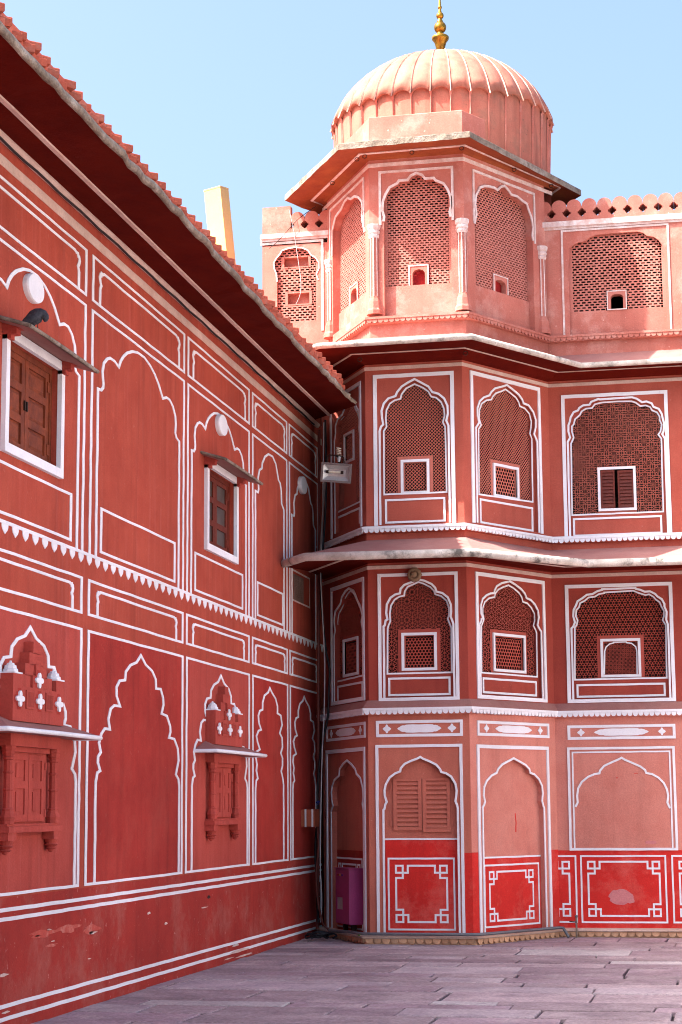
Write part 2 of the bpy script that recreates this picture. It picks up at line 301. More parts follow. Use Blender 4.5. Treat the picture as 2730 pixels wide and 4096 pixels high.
def jali(m, P, kind, box, o, excl=None, shape=None, dep=.005, pitch=.05):
    u0, u1, z0, z1 = box
    def ok(u, z):
        if excl and excl[0] < u < excl[1] and excl[2] < z < excl[3]: return False
        return shape is None or inside((u, z), shape)
    if kind == 'slots':
        pu, pz = pitch, pitch*.49; j = 0; z = z0
        while z < z1:
            u = u0 - (pu/2 if j % 2 else 0)
            while u < u1:
                if ok(u+pu/2, z+pz/2):
                    hw = pu*.335*random.uniform(.88, 1.12); hz = pz*.285*random.uniform(.85, 1.25); cu, cz = u+pu/2+random.uniform(-.002, .002), z+pz/2+random.uniform(-.001, .001)
                    O_ = rect(u, u+pu, z, z+pz); I_ = rect(cu-hw, cu+hw, cz-hz, cz+hz)
                    vs = [P.pt(*p, o) for p in O_]+[P.pt(*p, o) for p in I_]+[P.pt(*p, o-dep) for p in I_]
                    m.add(vs, [(k, (k+1) % 4, 4+(k+1) % 4, 4+k) for k in range(4)]+[(4+k, 4+(k+1) % 4, 8+(k+1) % 4, 8+k) for k in range(4)])
                u += pu
            z += pz; j += 1
    elif kind == 'diamond':
        cells = []; j = 0; z = z0
        while z < z1+pitch:
            u = u0 + (pitch/2 if j % 2 else 0)
            while u < u1+pitch:
                if ok(u, z): cells.append((u, z))
                u += pitch
            z += pitch/2; j += 1
        ring_cells(m, P, cells, 4, pitch/2, pitch*.375, 0, o, dep)
    elif kind == 'honey':
        cells = []; j = 0; z = z0; R = pitch/math.sqrt(3)
        while z < z1+pitch:
            u = u0 + (pitch/2 if j % 2 else 0)
            while u < u1+pitch:
                if ok(u, z): cells.append((u, z))
                u += pitch
            z += R*1.5; j += 1
        ring_cells(m, P, cells, 6, R, R*.72, math.pi/6, o, dep)
    elif kind == 'kagome':
        cells = []; j = 0; z = z0; h = pitch*math.sqrt(3)/2
        while z < z1+pitch:
            u = u0 + (pitch/2 if j % 2 else 0)
            while u < u1+pitch:
                for du, dz in ((pitch/2, 0), (pitch/4, h/2), (-pitch/4, h/2)):
                    if ok(u+du, z+dz): cells.append((u+du, z+dz))
                u += pitch
            z += h; j += 1
        ring_cells(m, P, cells, 6, pitch*.285, pitch*.20, math.pi/6, o, dep)
    elif kind == 'star':
        segs = []; j = 0; z = z0; h = pitch*math.sqrt(3)/2; n = 12; Rb = pitch/math.sqrt(3)
        pol = lambda u, z, r, a: (u+r*math.cos(a), z+r*math.sin(a))
        while z < z1+pitch:
            u = u0 + (pitch/2 if j % 2 else 0)
            while u < u1+pitch:
                pts = [(pol(u, z, Rb, math.pi/6+k*math.pi/3), pol(u, z, Rb, math.pi/6+(k+1)*math.pi/3)) for k in range(3)]
                for k in range(n):
                    a = 2*math.pi*k/n; b = 2*math.pi*(k+1)/n
                    pts.append((pol(u, z, pitch*.25, a), pol(u, z, pitch*.25, b)))
                    pts.append((pol(u, z, pitch*.25, a), pol(u, z, pitch*(.50 if k % 2 == 0 else .57), a)))
                    if k % 2: pts.append((pol(u, z, pitch*.10, a), pol(u, z, pitch*.25, a)))
                for s in pts:
                    if ok((s[0][0]+s[1][0])/2, (s[0][1]+s[1][1])/2): segs.append(s)
                u += pitch
            z += h; j += 1
        bars(m, P, segs, pitch*.052, o, dep)
    elif kind == 'octa':
        segs = []; z = z0; i = 0; p = pitch
        while z < z1+p:
            u = u0
            while u < u1+p:
                q = p/2; a = .17*p
                for s in (((0, -q), (0, -a)), ((0, a), (0, q)), ((-q, 0), (-a, 0)), ((a, 0), (q, 0)), ((-a, 0), (0, a)), ((0, a), (a, 0)), ((a, 0), (0, -a)), ((0, -a), (-a, 0)),
                          ((-q, -q+.2*p), (-q+.2*p, -q)), ((q, q-.2*p), (q-.2*p, q)), ((-q, q-.2*p), (-q+.2*p, q)), ((q, -q+.2*p), (q-.2*p, -q)),
                          ((-.27*p, -q), (-.27*p, q)), ((.27*p, -q), (.27*p, q)), ((-q, .27*p), (q, .27*p)), ((-q, -.27*p), (q, -.27*p))):
                    c = (u+(s[0][0]+s[1][0])/2, z+(s[0][1]+s[1][1])/2)
                    if ok(*c): segs.append(((u+s[0][0], z+s[0][1]), (u+s[1][0], z+s[1][1])))
                u += p
            z += p
        bars(m, P, segs, pitch*.050, o, dep)
def grow(loop, k):
    a, b, c, d = bbox(loop); cu, cz = (a+b)/2, (c+d)/2
    return [(cu+(u-cu)*k, cz+(z-cz)*k) for u, z in loop]

# ================================================================== THE SETTING
g = M(); g.add([(-60, -60, -.035), (60, -60, -.035), (60, 80, -.035), (-60, 80, -.035)], [(0, 1, 2, 3)])
gr = g.build('ground', EARTH); gr['kind'] = 'structure'
pav = bpy.data.objects.new('courtyard_paving', None); COL.objects.link(pav); pav['kind'] = 'structure'
ck = crop(1300, 3600, 1.596); cl = crop(300, 3600, 1.596)
PALE = [on_ground(*p) for p in ck([(600, 130), (390, 262), (840, 160)])+cl([(400, 262)])]
BEIGE = [on_ground(*p) for p in ck([(340, 158), (570, 220), (470, 285), (450, 197), (830, 225)])+cl([(380, 215), (180, 268), (430, 193), (625, 205)])]
rows = [10.4, 11.05, 11.7, 12.35, 12.95, 13.5, 14.05, 14.62, 15.25, 15.84, 16.48, 17.28, 18.25, 19.15, 20.0, 20.93, 21.7, 22.43, 23.1, 23.8, 24.55, 25.2]
rows = sorted(rows+[(rows[i]+rows[i+1])/2+.05 for i in (2, 5, 9, 11, 12, 14, 15, 17)])
for y0, y1 in zip(rows, rows[1:]):
    x = -5.47 - random.uniform(0, .9)
    while x < 3.2:
        w = random.choice((.62, .9, 1.15, 1.4, 1.8))*random.uniform(.9, 1.12); x0, x1 = x, x+w; x = x1
        if x1 < -5.35: continue
        x0 = max(x0, -5.47); gp = random.uniform(.006, .014)
        j = lambda s=.014: random.uniform(-s, s)
        q = [(x0+gp+j(), y0+gp+j()), (x1-gp+j(), y0+gp+j()), (x1-gp+j(), y1-gp+j()), (x0+gp+j(), y1-gp+j())]
        tz = random.uniform(-.004, .004); cxm = (x0+x1)/2; cym = (y0+y1)/2
        m = M(); top = []
        for (a, b) in q: top.append((a+(cxm-a)*.02, b+(cym-b)*.02, tz+j(.002)))
        m.add([(a, b, -.034) for a, b in q]+[(a, b, tz-.007) for a, b in q]+top, [(8, 9, 10, 11)]+[(k, (k+1) % 4, 4+(k+1) % 4, 4+k) for k in range(4)]+[(4+k, 4+(k+1) % 4, 8+(k+1) % 4, 8+k) for k in range(4)])
        hit = lambda L: any(x0 <= p.x <= x1 and y0 <= p.y <= y1 for p in L)
        mm = STONES[3] if hit(PALE) else STONES[2] if hit(BEIGE) else random.choice((STONES[0], STONES[0], STONES[0], STONES[1], STONES[1], STONES[1], STONES[2]) if random.random() < .6 else (STONES[0], STONES[1]))
        m.build('paving_slab', mm, pav)

m = M(); m.add([(3.0, -14, -.012), (15, -14, -.012), (15, 24.8, -.012), (3.0, 24.8, -.012)], [(0, 1, 2, 3)]); m.add([(-5.6, -14, -.012), (3.0, -14, -.012), (3.0, 10.41, -.012), (-5.6, 10.41, -.012)], [(0, 1, 2, 3)])  # floor added out of view to bounce sunlight into the shaded court
cf_ = m.build('bounce_floor', mat('pale_sandstone_paving', (.36, .31, .29), (.29, .25, .235), streak=0, scale=1.5)); cf_['kind'] = 'structure'
OPPW = mat('cream_limewash', (.56, .54, .51), (.50, .47, .44))
far = thing('bounce_wing', 'unseen cream wing added across the courtyard to bounce sunlight', 'building', (15, 8, 0))  # added out of view; cream picked so it bounces neutral light into shade
Po = Pl((15, 26), (15, -14)); m = M(); sheet(m, Po, rect(0, Po.len, -.03, 8.5)); m.build('wall', OPPW, far)
m = M(); boxP(m, Po, 0, Po.len, 8.5, 8.7, -6, .25); boxP(m, Po, 0, Po.len, 4.2, 4.3, 0, .25); m.build('cornice', WHITE, far)
Pr_ = Pl((15, -14), (-5.45, -14)); m = M(); sheet(m, Pr_, rect(0, Pr_.len, -.03, 8.5)); m.build('return_wall', OPPW, far)

# ================================================================== THE TOWER
tower = thing('palace_tower', 'pink hexagonal corner tower with pierced stone screens, ribbed dome and gilded finial', 'tower', (-3.8, 24.0, 0))
YF, YW = 23.2, 24.72
ST = {'G': (-4.438, -3.158, -2.240, -5.344), 'S1': (-4.423, -3.162, -2.239, -5.329), 'S2': (-4.434, -3.174, -2.219, -5.341), 'S3': (-4.359, -3.110, -2.207, -5.244)}
ZL = {'G': (-.03, 2.86), 'S1': (2.86, 4.72), 'S2': (4.72, 7.42), 'S3': (7.42, 10.13)}
PF, PR, PA = {}, {}, {}
for k, (a, b, c, d) in ST.items():
    PF[k] = Pl((a, YF), (b, YF)); PR[k] = Pl((b, YF), (c, YW)); PA[k] = Pl((d, YW), (a, YF))
PW = Pl((-8, YW), (6, YW))

def wob(l, step, a, closed=False):
    out = []; n = len(l)
    for i in range(n if closed else n-1):
        p, q = l[i], l[(i+1) % n]; d = math.hypot(q[0]-p[0], q[1]-p[1]); k = max(1, int(d/step))
        for j in range(k):
            t = j/k; r_ = a if j else a*.3; out.append((p[0]+(q[0]-p[0])*t+random.uniform(-r_, r_), p[1]+(q[1]-p[1])*t+random.uniform(-r_, r_)))
    if not closed: out.append(l[-1])
    return out
def ribs(P, lines, w, mtl, name, parent, o=.0, t=.010, closed=False):
    m = M()
    for l in lines: ribbon(m, P, wob(l, .16, .0018, closed), w, o, t, closed)
    return m.build(name, mtl, parent)
def fret(P, q, g_, w, o, mtl, parent):
    """painted frame with a small knotted key at each corner"""
    u0, u1, z0, z1 = q; m = M(); t = .004
    def tr(su, sz, pts): return [((u0 if su < 0 else u1)-su*a, (z0 if sz < 0 else z1)-sz*b) for a, b in pts]
    for su in (-1, 1):
        for sz in (-1, 1):
            ribbon(m, P, tr(su, sz, [(0, 0), (g_, 0), (g_, g_), (0, g_)]), w, o, t, True)
            ribbon(m, P, tr(su, sz, [(g_+w/2+.001, g_), (1.75*g_, g_), (1.75*g_, 0), (2.6*g_, 0)]), w, o, t)
            ribbon(m, P, tr(su, sz, [(g_, g_+w/2+.001), (g_, 1.75*g_), (0, 1.75*g_), (0, 2.6*g_)]), w, o, t)
    for zz in (z0, z1): ribbon(m, P, [(u0+2.6*g_, zz), (u1-2.6*g_, zz)], w, o, t)
    for uu in (u0, u1): ribbon(m, P, [(uu, z0+2.6*g_), (uu, z1-2.6*g_)], w, o, t)
    return m.build('painted_key_frame', mtl, parent)
def cartouche(P, q, parent, lobes=True):
    u0, u1, z0, z1 = q; w = .036
    ribs(P, [frame_loop(q, w)], w, WHITE, 'cartouche_frame', parent, .0, .014, True)
    cu, cz = (u0+u1)/2, (z0+z1)/2; hw = (u1-u0)*.255; hz = (z1-z0)*.24; m = M()
    prof = [(1, 0), (.93, .35), (.88, .45), (.83, .7), (.74, .85), (.66, .82), (.6, 1), (.3, 1.06), (0, 1.0)]
    loop = [(cu+a*hw, cz+b*hz) for a, b in prof]+[(cu-a*hw, cz+b*hz) for a, b in prof[-2::-1]]+[(cu-a*hw, cz-b*hz) for a, b in prof[1:]]+[(cu+a*hw, cz-b*hz) for a, b in prof[-2:0:-1]]
    plate(m, P, loop, 0, .008)
    m.build('cartouche', WHITE, parent)
    dd = [(1, 0), (.65, .35), (.35, .5), (.2, .85), (0, 1)]
    for s in (-1, 1):
        m = M(); c = cu+s*(u1-u0)*.375; r = hz*1.15; ru = r
        lp = [(c+a*ru, cz+b*r) for a, b in dd]+[(c-a*ru, cz+b*r) for a, b in dd[-2::-1]]+[(c-a*ru, cz-b*r) for a, b in dd[1:]]+[(c+a*ru, cz-b*r) for a, b in dd[-2:0:-1]]
        plate(m, P, lp, 0, .008); m.build('diamond_boss', WHITE, parent)

def bay(P, root, wm, box, arch, depth, frame=None, frame_w=.036, frame_bottom=False, inner=None, win=None, low=None, kind=None, pitch=.05, wkind='honey', wpitch=.044, line=.026, niche=None, white=WHITE, jm=None, window=True, noarchline=False):
    """one storey of one face: wall with an arched recess, a pierced screen set in it, white raised lines"""
    m = M(); sheet(m, P, rect(*box), [arch]); reveal(m, P, arch, 0, -depth)
    wall = m.build('wall', wm, root)
    if frame:
        u0, u1, z0, z1 = frame; w = frame_w
        if frame_bottom: ribs(P, [frame_loop(frame, w)], w, white, 'raised_frame', wall, 0, .016, True)
        else: ribs(P, [[(u0+w/2, z0), (u0+w/2, z1-w/2), (u1-w/2, z1-w/2), (u1-w/2, z0)]], w, white, 'raised_frame', wall, 0, .016)
    if not noarchline: ribs(P, [arch], line, white, 'arch_outline', wall, 0, .011)
    if inner is None:
        m = M(); sheet(m, P, grow(arch, 1.03), (), -depth); m.build('niche_back', niche or wm, wall)
    else:
        m = M(); sheet(m, P, grow(arch, 1.03), [inner], -depth); reveal(m, P, inner, -depth, -depth-.035); m.build('niche_back', niche or wm, wall)
        ribs(P, [inner], line*.8, white, 'inner_arch_outline', wall, -depth, .008, True)
        bx = bbox(grow(inner, 1.04)); ex = None
        if win:
            bw = .045 if window else 0; ex = (win[0]-bw, win[1]+bw, bx[2], win[3]+bw)
            m = M(); sheet(m, P, rect(*ex), [rect(win[0]+.01, win[1]-.01, win[2]+.01, win[3]-.01)], -depth-.034); m.build('screen_panel', jm or wm, wall)
            ribs(P, [frame_loop(win, .034)], .034, white, 'window_frame', wall, -depth-.034, .020, True)
            if wkind:
                m = M(); jali(m, P, wkind, (win[0]+.02, win[1]-.02, win[2]+.02, win[3]-.02), -depth-.055, pitch=wpitch, shape=rect(win[0]+.055, win[1]-.055, win[2]+.05, win[3]-.05))
                m2 = rect(win[0]+.02, win[1]-.02, win[2]+.02, win[3]-.02); h2 = rect(win[0]+.05, win[1]-.05, win[2]+.045, win[3]-.045)
                sheet(m, P, m2, [h2], -depth-.056)
                m.build('window_screen', jm or wm, wall)
        m = M(); jali(m, P, kind, bx, -depth-.036, ex, grow(inner, 1.035), pitch=pitch); m.build('jali_screen', jm or wm, wall)
    if low: ribs(P, [frame_loop(low, .026)], .026, white, 'panel_frame', wall, -depth, .012, True)
    return wall
def Q(P, c, pts, o=0.0): return quad(UV(P, c(pts), o))
def close_at(P, pts, z): # bring both feet of an arch down to z
    return [(pts[0][0], z)]+pts+[(pts[-1][0], z)]

# ---------------------------------------------------------------- ground storey
def dado(P, wall, q_line, q_out, q_in, u0, u1, ztop, o, mtl=BRIGHT):
    m = M(); plate(m, P, rect(u0, u1, .02, ztop), o, o+.004); m.build('red_dado', mtl, wall)
    if q_line: ribs(P, [[(u0, q_line), (u1, q_line)]], .022, WHITE, 'painted_line', wall, o+.004, .006)
    if q_out: ribs(P, [frame_loop(q_out, .022)], .022, WHITE, 'painted_frame', wall, o+.004, .005, True)
    if q_in: fret(P, q_in, .085, .024, o+.004, WHITE, wall)

P = PF['G']; z0, z1 = ZL['G']
archF = UV(P, cG([(795, 985), (805, 975), (812, 935), (825, 915), (808, 860), (805, 810), (815, 760), (850, 695), (900, 657), (945, 640), (950, 612), (985, 572), (1050, 542), (1100, 524), (1125, 510), (1150, 526), (1210, 550), (1270, 580), (1303, 620), (1313, 645), (1355, 655), (1402, 685), (1440, 750), (1452, 810), (1447, 865), (1440, 905), (1455, 940), (1462, 968)]))
archF = close_at(P, archF, .03)
fr = Q(P, cG, [(730, 405), (1512, 390), (1520, 2100), (733, 2100)]); fr = (fr[0], fr[1], 0.0, fr[3])
wG = bay(P, tower, WALL_SHADE, (0, P.len, z0, z1), archF, .075, fr, .036)
cartouche(P, Q(P, cG, [(728, 190), (1505, 172), (1508, 318), (730, 338)]), wG)
au0, au1, _, _ = bbox(archF)
dado(P, wG, P.uv(*cG([(1135, 1246)])[0], -.075)[1], Q(P, cG, [(835, 1412), (1440, 1412), (1440, 2065), (837, 2065)], -.075), Q(P, cG, [(908, 1486), (1368, 1484), (1366, 1990), (912, 1990)], -.075), au0+.005, au1-.005, P.uv(*cG([(1135, 1240)])[0], -.075)[1], -.075)
m = M(); plate(m, P, rect(fr[1]+.002, P.len, .0, P.uv(*cG([(1540, 1370)])[0])[1]), 0, .004); m.build('red_dado', BRIGHT, wG)
# closed louvred shutters painted like the wall
for (x0, y0, x1, y1) in ((918, 728, 1108, 1135), (1180, 722, 1364, 1150)):
    q = Q(P, cG, [(x0, y0), (x1, y0), (x1, y1), (x0, y1)], -.075)
    m = M(); uo0, uo1, zo0, zo1 = q[0]-.045, q[1]+.045, q[2]-.045, q[3]+.03
    sheet(m, P, rect(uo0, uo1, zo0, zo1), [rect(*q)], -.050); reveal(m, P, rect(*q), -.050, -.075); reveal(m, P, rect(uo0, uo1, zo0, zo1), -.050, -.075)
    sh = m.build('louvred_shutter', WALL_SHADE, tower); n = 10; dz = (q[3]-q[2])/n
    for i in range(n):
        m = M(); za, zb = q[2]+i*dz+.003, q[2]+(i+1)*dz
        m.add([P.pt(q[0], za+.006, -.046), P.pt(q[1], za+.006, -.046), P.pt(q[1], zb, -.073), P.pt(q[0], zb, -.073), P.pt(q[0], za+.006, -.074), P.pt(q[1], za+.006, -.074)], [(0, 1, 2, 3), (4, 5, 1, 0)])
        m.build('slat', WALL_SHADE, sh)
for x, y in ((868, 780), (868, 1105), (1411, 772), (1413, 1100)):
    u, z = P.uv(*cG([(x, y)])[0], -.075); m = M(); boxP(m, P, u-.012, u+.012, z-.034, z+.034, -.075, -.058); m.build('hinge', WALL_SHADE, wG)

P = PR['G']
archR = UV(P, cH([(236, 1010), (250, 985), (258, 955), (246, 900), (250, 820), (275, 760), (320, 710), (368, 685), (380, 650), (420, 605), (480, 573), (527, 548), (575, 575), (640, 612), (675, 650), (683, 685), (722, 700), (765, 745), (795, 810), (802, 880), (795, 950), (808, 1000), (815, 1020)]))
archR = close_at(P, archR, .03)
fr = Q(P, cH, [(188, 418), (862, 440), (868, 1500), (190, 1500)]); fr = (fr[0], fr[1], 0, fr[3])
wR = bay(P, tower, WALL, (0, P.len, z0, z1), archR, .075, fr, .044)
cartouche(P, Q(P, cH, [(185, 190), (860, 225), (858, 362), (185, 332)]), wR)
au0, au1, _, _ = bbox(archR)
dado(P, wR, P.uv(*cH([(500, 1475)])[0], -.075)[1], Q(P, cH, [(247, 1552), (770, 1525), (770, 2105), (257, 2150)], -.075), Q(P, cH, [(300, 1618), (712, 1602), (712, 2050), (308, 2082)], -.075), au0+.005, au1-.005, P.uv(*cH([(500, 1475)])[0], -.075)[1], -.075)
zt = P.uv(*cH([(150, 1435)])[0])[1]
for a, b in ((.0, fr[0]-.002), (fr[1]+.002, P.len)):
    m = M(); plate(m, P, rect(a, b, .0, zt), 0, .004); m.build('red_dado', BRIGHT, wR)
u, z = P.uv(*cH([(548, 1150)])[0], -.075); m = M()
plate(m, P, [(u+dx*.012, z+dz) for dx, dz in ((-1, .11), (.3, .115), (.9, .05), (1.6, .0), (1.2, -.05), (.9, -.12), (-.7, -.125), (-.5, -.06), (.1, -.01), (-.4, .05))], -.075, -.072); m.build('red_paint_smear', BRIGHT, wR)

P = PA['G']
archA = UV(P, cG([(330, 1000), (345, 950), (335, 900), (332, 830), (336, 780), (356, 720), (398, 680), (405, 620), (435, 572), (471, 542), (510, 575), (545, 620), (555, 660), (590, 700), (610, 780), (616, 870), (609, 930), (618, 990)]))
archA = close_at(P, archA, .03)
fr = Q(P, cG, [(287, 455), (634, 415), (634, 1000), (287, 1000)]); fr = (fr[0], fr[1], 0, fr[3])
wA = bay(P, tower, WALL_SHADE, (0, P.len, z0, z1), archA, .075, fr, .05)
cartouche(P, Q(P, cG, [(287, 240), (635, 195), (635, 340), (290, 372)]), wA)
au0, au1, _, _ = bbox(archA)
dado(P, wA, None, Q(P, cG, [(372, 1415), (612, 1408), (612, 2050), (372, 2040)], -.075), Q(P, cG, [(400, 1475), (590, 1468), (590, 1990), (400, 1985)], -.075), au0+.005, au1-.005, P.uv(*cG([(480, 1345)])[0], -.075)[1], -.075, DADO)

# ---------------------------------------------------------------- first and second storeys of screens
def trace(P, c, arch, inner=None, dep=.05, feet=None):
    a = UV(P, c(arch)); 
    if feet is not None: a = close_at(P, a, feet)
    return a, (UV(P, c(inner), -dep) if inner else None)
z0, z1 = ZL['S1']; P = PF['S1']
a, i = trace(P, cF, [(848, 745), (858, 735), (865, 695), (880, 685), (870, 630), (875, 560), (905, 505), (945, 477), (985, 467), (990, 430), (1020, 397), (1070, 378), (1138, 350), (1190, 362), (1250, 390), (1280, 420), (1290, 452), (1340, 465), (1385, 500), (1410, 560), (1413, 620), (1408, 660), (1420, 690), (1432, 722)],
             [(880, 1140), (882, 760), (890, 735), (905, 700), (900, 640), (910, 570), (940, 520), (980, 495), (1020, 487), (1025, 450), (1050, 412), (1100, 390), (1140, 372), (1180, 385), (1240, 415), (1270, 445), (1280, 475), (1330, 490), (1375, 530), (1395, 590), (1395, 650), (1385, 680), (1400, 720), (1415, 755), (1420, 1128)], .05, P.uv(*cF([(1140, 1350)])[0])[1])
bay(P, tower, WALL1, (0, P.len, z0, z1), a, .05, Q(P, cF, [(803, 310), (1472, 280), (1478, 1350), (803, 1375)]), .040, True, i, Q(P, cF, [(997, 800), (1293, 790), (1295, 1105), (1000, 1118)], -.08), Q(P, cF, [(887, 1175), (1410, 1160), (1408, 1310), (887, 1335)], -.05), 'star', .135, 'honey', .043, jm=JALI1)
P = PR['S1']
a, i = trace(P, cK, [(258, 1020), (275, 990), (280, 960), (300, 950), (275, 890), (272, 800), (295, 720), (340, 680), (390, 658), (430, 655), (435, 620), (460, 572), (520, 537), (615, 516), (680, 555), (750, 610), (790, 660), (812, 715), (860, 735), (910, 790), (945, 860), (955, 940), (940, 1030), (965, 1080), (985, 1110)],
             [(283, 1590), (280, 1040), (300, 990), (310, 960), (295, 900), (295, 830), (320, 760), (370, 715), (435, 702), (442, 660), (480, 612), (540, 582), (600, 562), (660, 598), (720, 650), (755, 700), (768, 757), (820, 775), (870, 830), (905, 900), (907, 980), (893, 1040), (920, 1090), (930, 1130), (937, 1640)], .05, P.uv(*cK([(620, 1900)])[0])[1])
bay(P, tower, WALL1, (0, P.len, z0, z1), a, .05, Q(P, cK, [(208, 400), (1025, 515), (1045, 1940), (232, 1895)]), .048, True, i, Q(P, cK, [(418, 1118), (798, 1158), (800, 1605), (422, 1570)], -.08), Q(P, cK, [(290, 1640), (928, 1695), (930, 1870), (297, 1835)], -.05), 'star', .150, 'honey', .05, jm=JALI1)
P = PA['S1']
a, i = trace(P, cF, [(435, 830), (445, 780), (435, 700), (445, 620), (490, 552), (500, 500), (530, 450), (560, 425), (600, 445), (620, 490), (630, 522), (655, 570), (678, 650), (668, 705), (680, 750)],
             [(462, 1205), (460, 840), (470, 790), (465, 710), (475, 640), (515, 565), (522, 515), (550, 470), (575, 445), (600, 465), (620, 510), (635, 545), (655, 590), (670, 650), (662, 705), (672, 760), (676, 1155)], .05, P.uv(*cF([(560, 1385)])[0])[1])
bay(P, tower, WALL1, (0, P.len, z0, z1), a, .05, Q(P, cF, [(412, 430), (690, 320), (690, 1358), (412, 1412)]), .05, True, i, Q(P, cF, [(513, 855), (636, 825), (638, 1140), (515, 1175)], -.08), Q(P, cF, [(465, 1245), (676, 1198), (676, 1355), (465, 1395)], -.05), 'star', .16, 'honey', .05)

z0, z1 = ZL['S2']; P = PF['S2']
a, i = trace(P, cD, [(872, 840), (885, 800), (905, 780), (895, 720), (890, 660), (910, 592), (950, 547), (1015, 525), (1030, 490), (1070, 440), (1130, 402), (1185, 373), (1240, 402), (1310, 440), (1345, 490), (1400, 505), (1450, 545), (1480, 610), (1485, 680), (1470, 745), (1490, 790)],
             [(914, 1408), (910, 840), (935, 800), (928, 720), (935, 650), (965, 592), (1010, 562), (1060, 550), (1070, 510), (1110, 457), (1186, 418), (1260, 450), (1310, 485), (1335, 530), (1380, 540), (1425, 580), (1450, 640), (1455, 700), (1440, 760), (1460, 800), (1474, 1385)], .05, P.uv(*cD([(1185, 1668)])[0])[1])
fr = Q(P, cD, [(818, 345), (1542, 293), (1552, 1660), (822, 1690)])
bay(P, tower, WALLT, (0, P.len, z0, z1), a, .05, fr, .048, False, i, Q(P, cD, [(1062, 1100), (1318, 1085), (1322, 1395), (1065, 1408)], -.08), Q(P, cD, [(922, 1455), (1465, 1425), (1462, 1650), (922, 1670)], -.05), 'diamond', .044, 'diamond', .046, jm=JALI2)
P = PR['S2']
a, i = trace(P, cE, [(268, 945), (285, 920), (303, 890), (287, 820), (285, 740), (310, 665), (350, 627), (412, 605), (430, 570), (470, 532), (540, 515), (595, 498), (650, 540), (720, 600), (755, 650), (768, 690), (820, 710), (870, 780), (895, 860), (895, 940), (878, 1010), (900, 1060), (910, 1090)],
             [(302, 1640), (298, 960), (325, 915), (305, 850), (307, 760), (330, 692), (380, 657), (433, 650), (445, 620), (480, 582), (540, 562), (580, 543), (630, 580), (690, 630), (720, 680), (730, 720), (780, 740), (830, 800), (850, 880), (845, 950), (835, 1005), (855, 1060), (865, 1720)], .05, P.uv(*cE([(590, 1985)])[0])[1])
fr = Q(P, cE, [(212, 350), (945, 525), (962, 2045), (230, 1940)])
bay(P, tower, WALLT, (0, P.len, z0, z1), a, .05, fr, .050, False, i, Q(P, cE, [(452, 1315), (718, 1360), (718, 1705), (455, 1665)], -.08), Q(P, cE, [(310, 1690), (865, 1770), (868, 2028), (312, 1945)], -.05), 'diamond', .048, 'honey', .052, jm=JALI2)
P = PA['S2']
a, i = trace(P, cD, [(470, 930), (480, 860), (480, 790), (500, 730), (540, 690), (560, 640), (590, 580), (620, 560), (650, 575), (665, 620), (690, 660), (700, 720), (696, 800), (703, 870)],
             [(492, 1570), (495, 940), (502, 870), (502, 800), (520, 745), (555, 705), (575, 650), (600, 605), (622, 585), (645, 600), (658, 640), (680, 680), (690, 735), (688, 810), (696, 880), (700, 1470)], .05, P.uv(*cD([(590, 1710)])[0])[1])
fr = Q(P, cD, [(437, 560), (712, 385), (712, 1690), (437, 1810)])
bay(P, tower, WALLT, (0, P.len, z0, z1), a, .05, fr, .05, False, i, Q(P, cD, [(556, 880), (645, 815), (645, 1090), (556, 1150)], -.08), Q(P, cD, [(490, 1620), (700, 1510), (700, 1700), (492, 1800)], -.05), 'diamond', .046, 'diamond', .05, jm=JALI2)

# ---------------------------------------------------------------- top storey: sunlit, faded pink
z0, z1 = ZL['S3']
def top_bay(P, arch, frame, sill, win, jb, root=tower):
    m = M(); sheet(m, P, rect(0, P.len, z0, z1), [arch]); reveal(m, P, arch, 0, -.11); wall = m.build('wall', PINK, root)
    u0, u1, za, zb = frame; w = .032
    ribs(P, [[(u0+w/2, za), (u0+w/2, zb-w/2), (u1-w/2, zb-w/2), (u1-w/2, za)]], w, WORN, 'raised_frame', wall, 0, .014)
    ribs(P, [arch[1:-1]], .032, WORN, 'arch_outline', wall, 0, .014)
    # pierced brickwork screen with a small arched opening, solid below the sill
    ww, wh = win[1]-win[0], win[3]-win[2]; hole = [(win[0], win[2]), (win[1], win[2]), (win[1], win[3]-wh*.25), (win[1]-ww*.15, win[3]-wh*.08), ((win[0]+win[1])/2, win[3]), (win[0]+ww*.15, win[3]-wh*.08), (win[0], win[3]-wh*.25)]
    ex = (win[0]-.05, win[1]+.05, sill-.02, win[3]+.055)
    m = M(); bb = bbox(arch); sheet(m, P, rect(bb[0]-.02, bb[1]+.02, bb[2]-.05, sill), (), -.085)
    m.add([P.pt(bb[0]-.02, sill, -.085), P.pt(bb[1]+.02, sill, -.085), P.pt(bb[1]+.02, sill, -.12), P.pt(bb[0]-.02, sill, -.12)], [(0, 1, 2, 3)])
    m.build('niche_back', PINK, wall)
    m = M(); sheet(m, P, rect(*ex), [hole], -.098); reveal(m, P, hole, -.098, -.17); reveal(m, P, rect(*ex), -.098, -.112); m.build('window_surround', PINK, wall)
    ribs(P, [frame_loop(ex, .016)], .016, WORN, 'window_frame', wall, -.098, .008, True)
    m = M(); jali(m, P, 'slots', (bb[0]-.03, bb[1]+.03, sill, bb[3]+.03), -.11, ex, grow(rect(jb[0], jb[1], sill, bb[3]+.03), 1.0), dep=.007, pitch=.066)
    for r_ in (rect(bb[0]-.03, jb[0]+.012, sill, bb[3]+.03), rect(jb[1]-.012, bb[1]+.03, sill, bb[3]+.03)): sheet(m, P, r_, (), -.1095)
    m.build('jali_screen', PINKJ, wall)
    m = M(); sheet(m, P, rect(win[0]-.06, win[1]+.06, win[2]-.05, win[3]+.06), (), -.19); m.build('red_curtain', RED_C, wall)
    return wall
P = PF['S3']
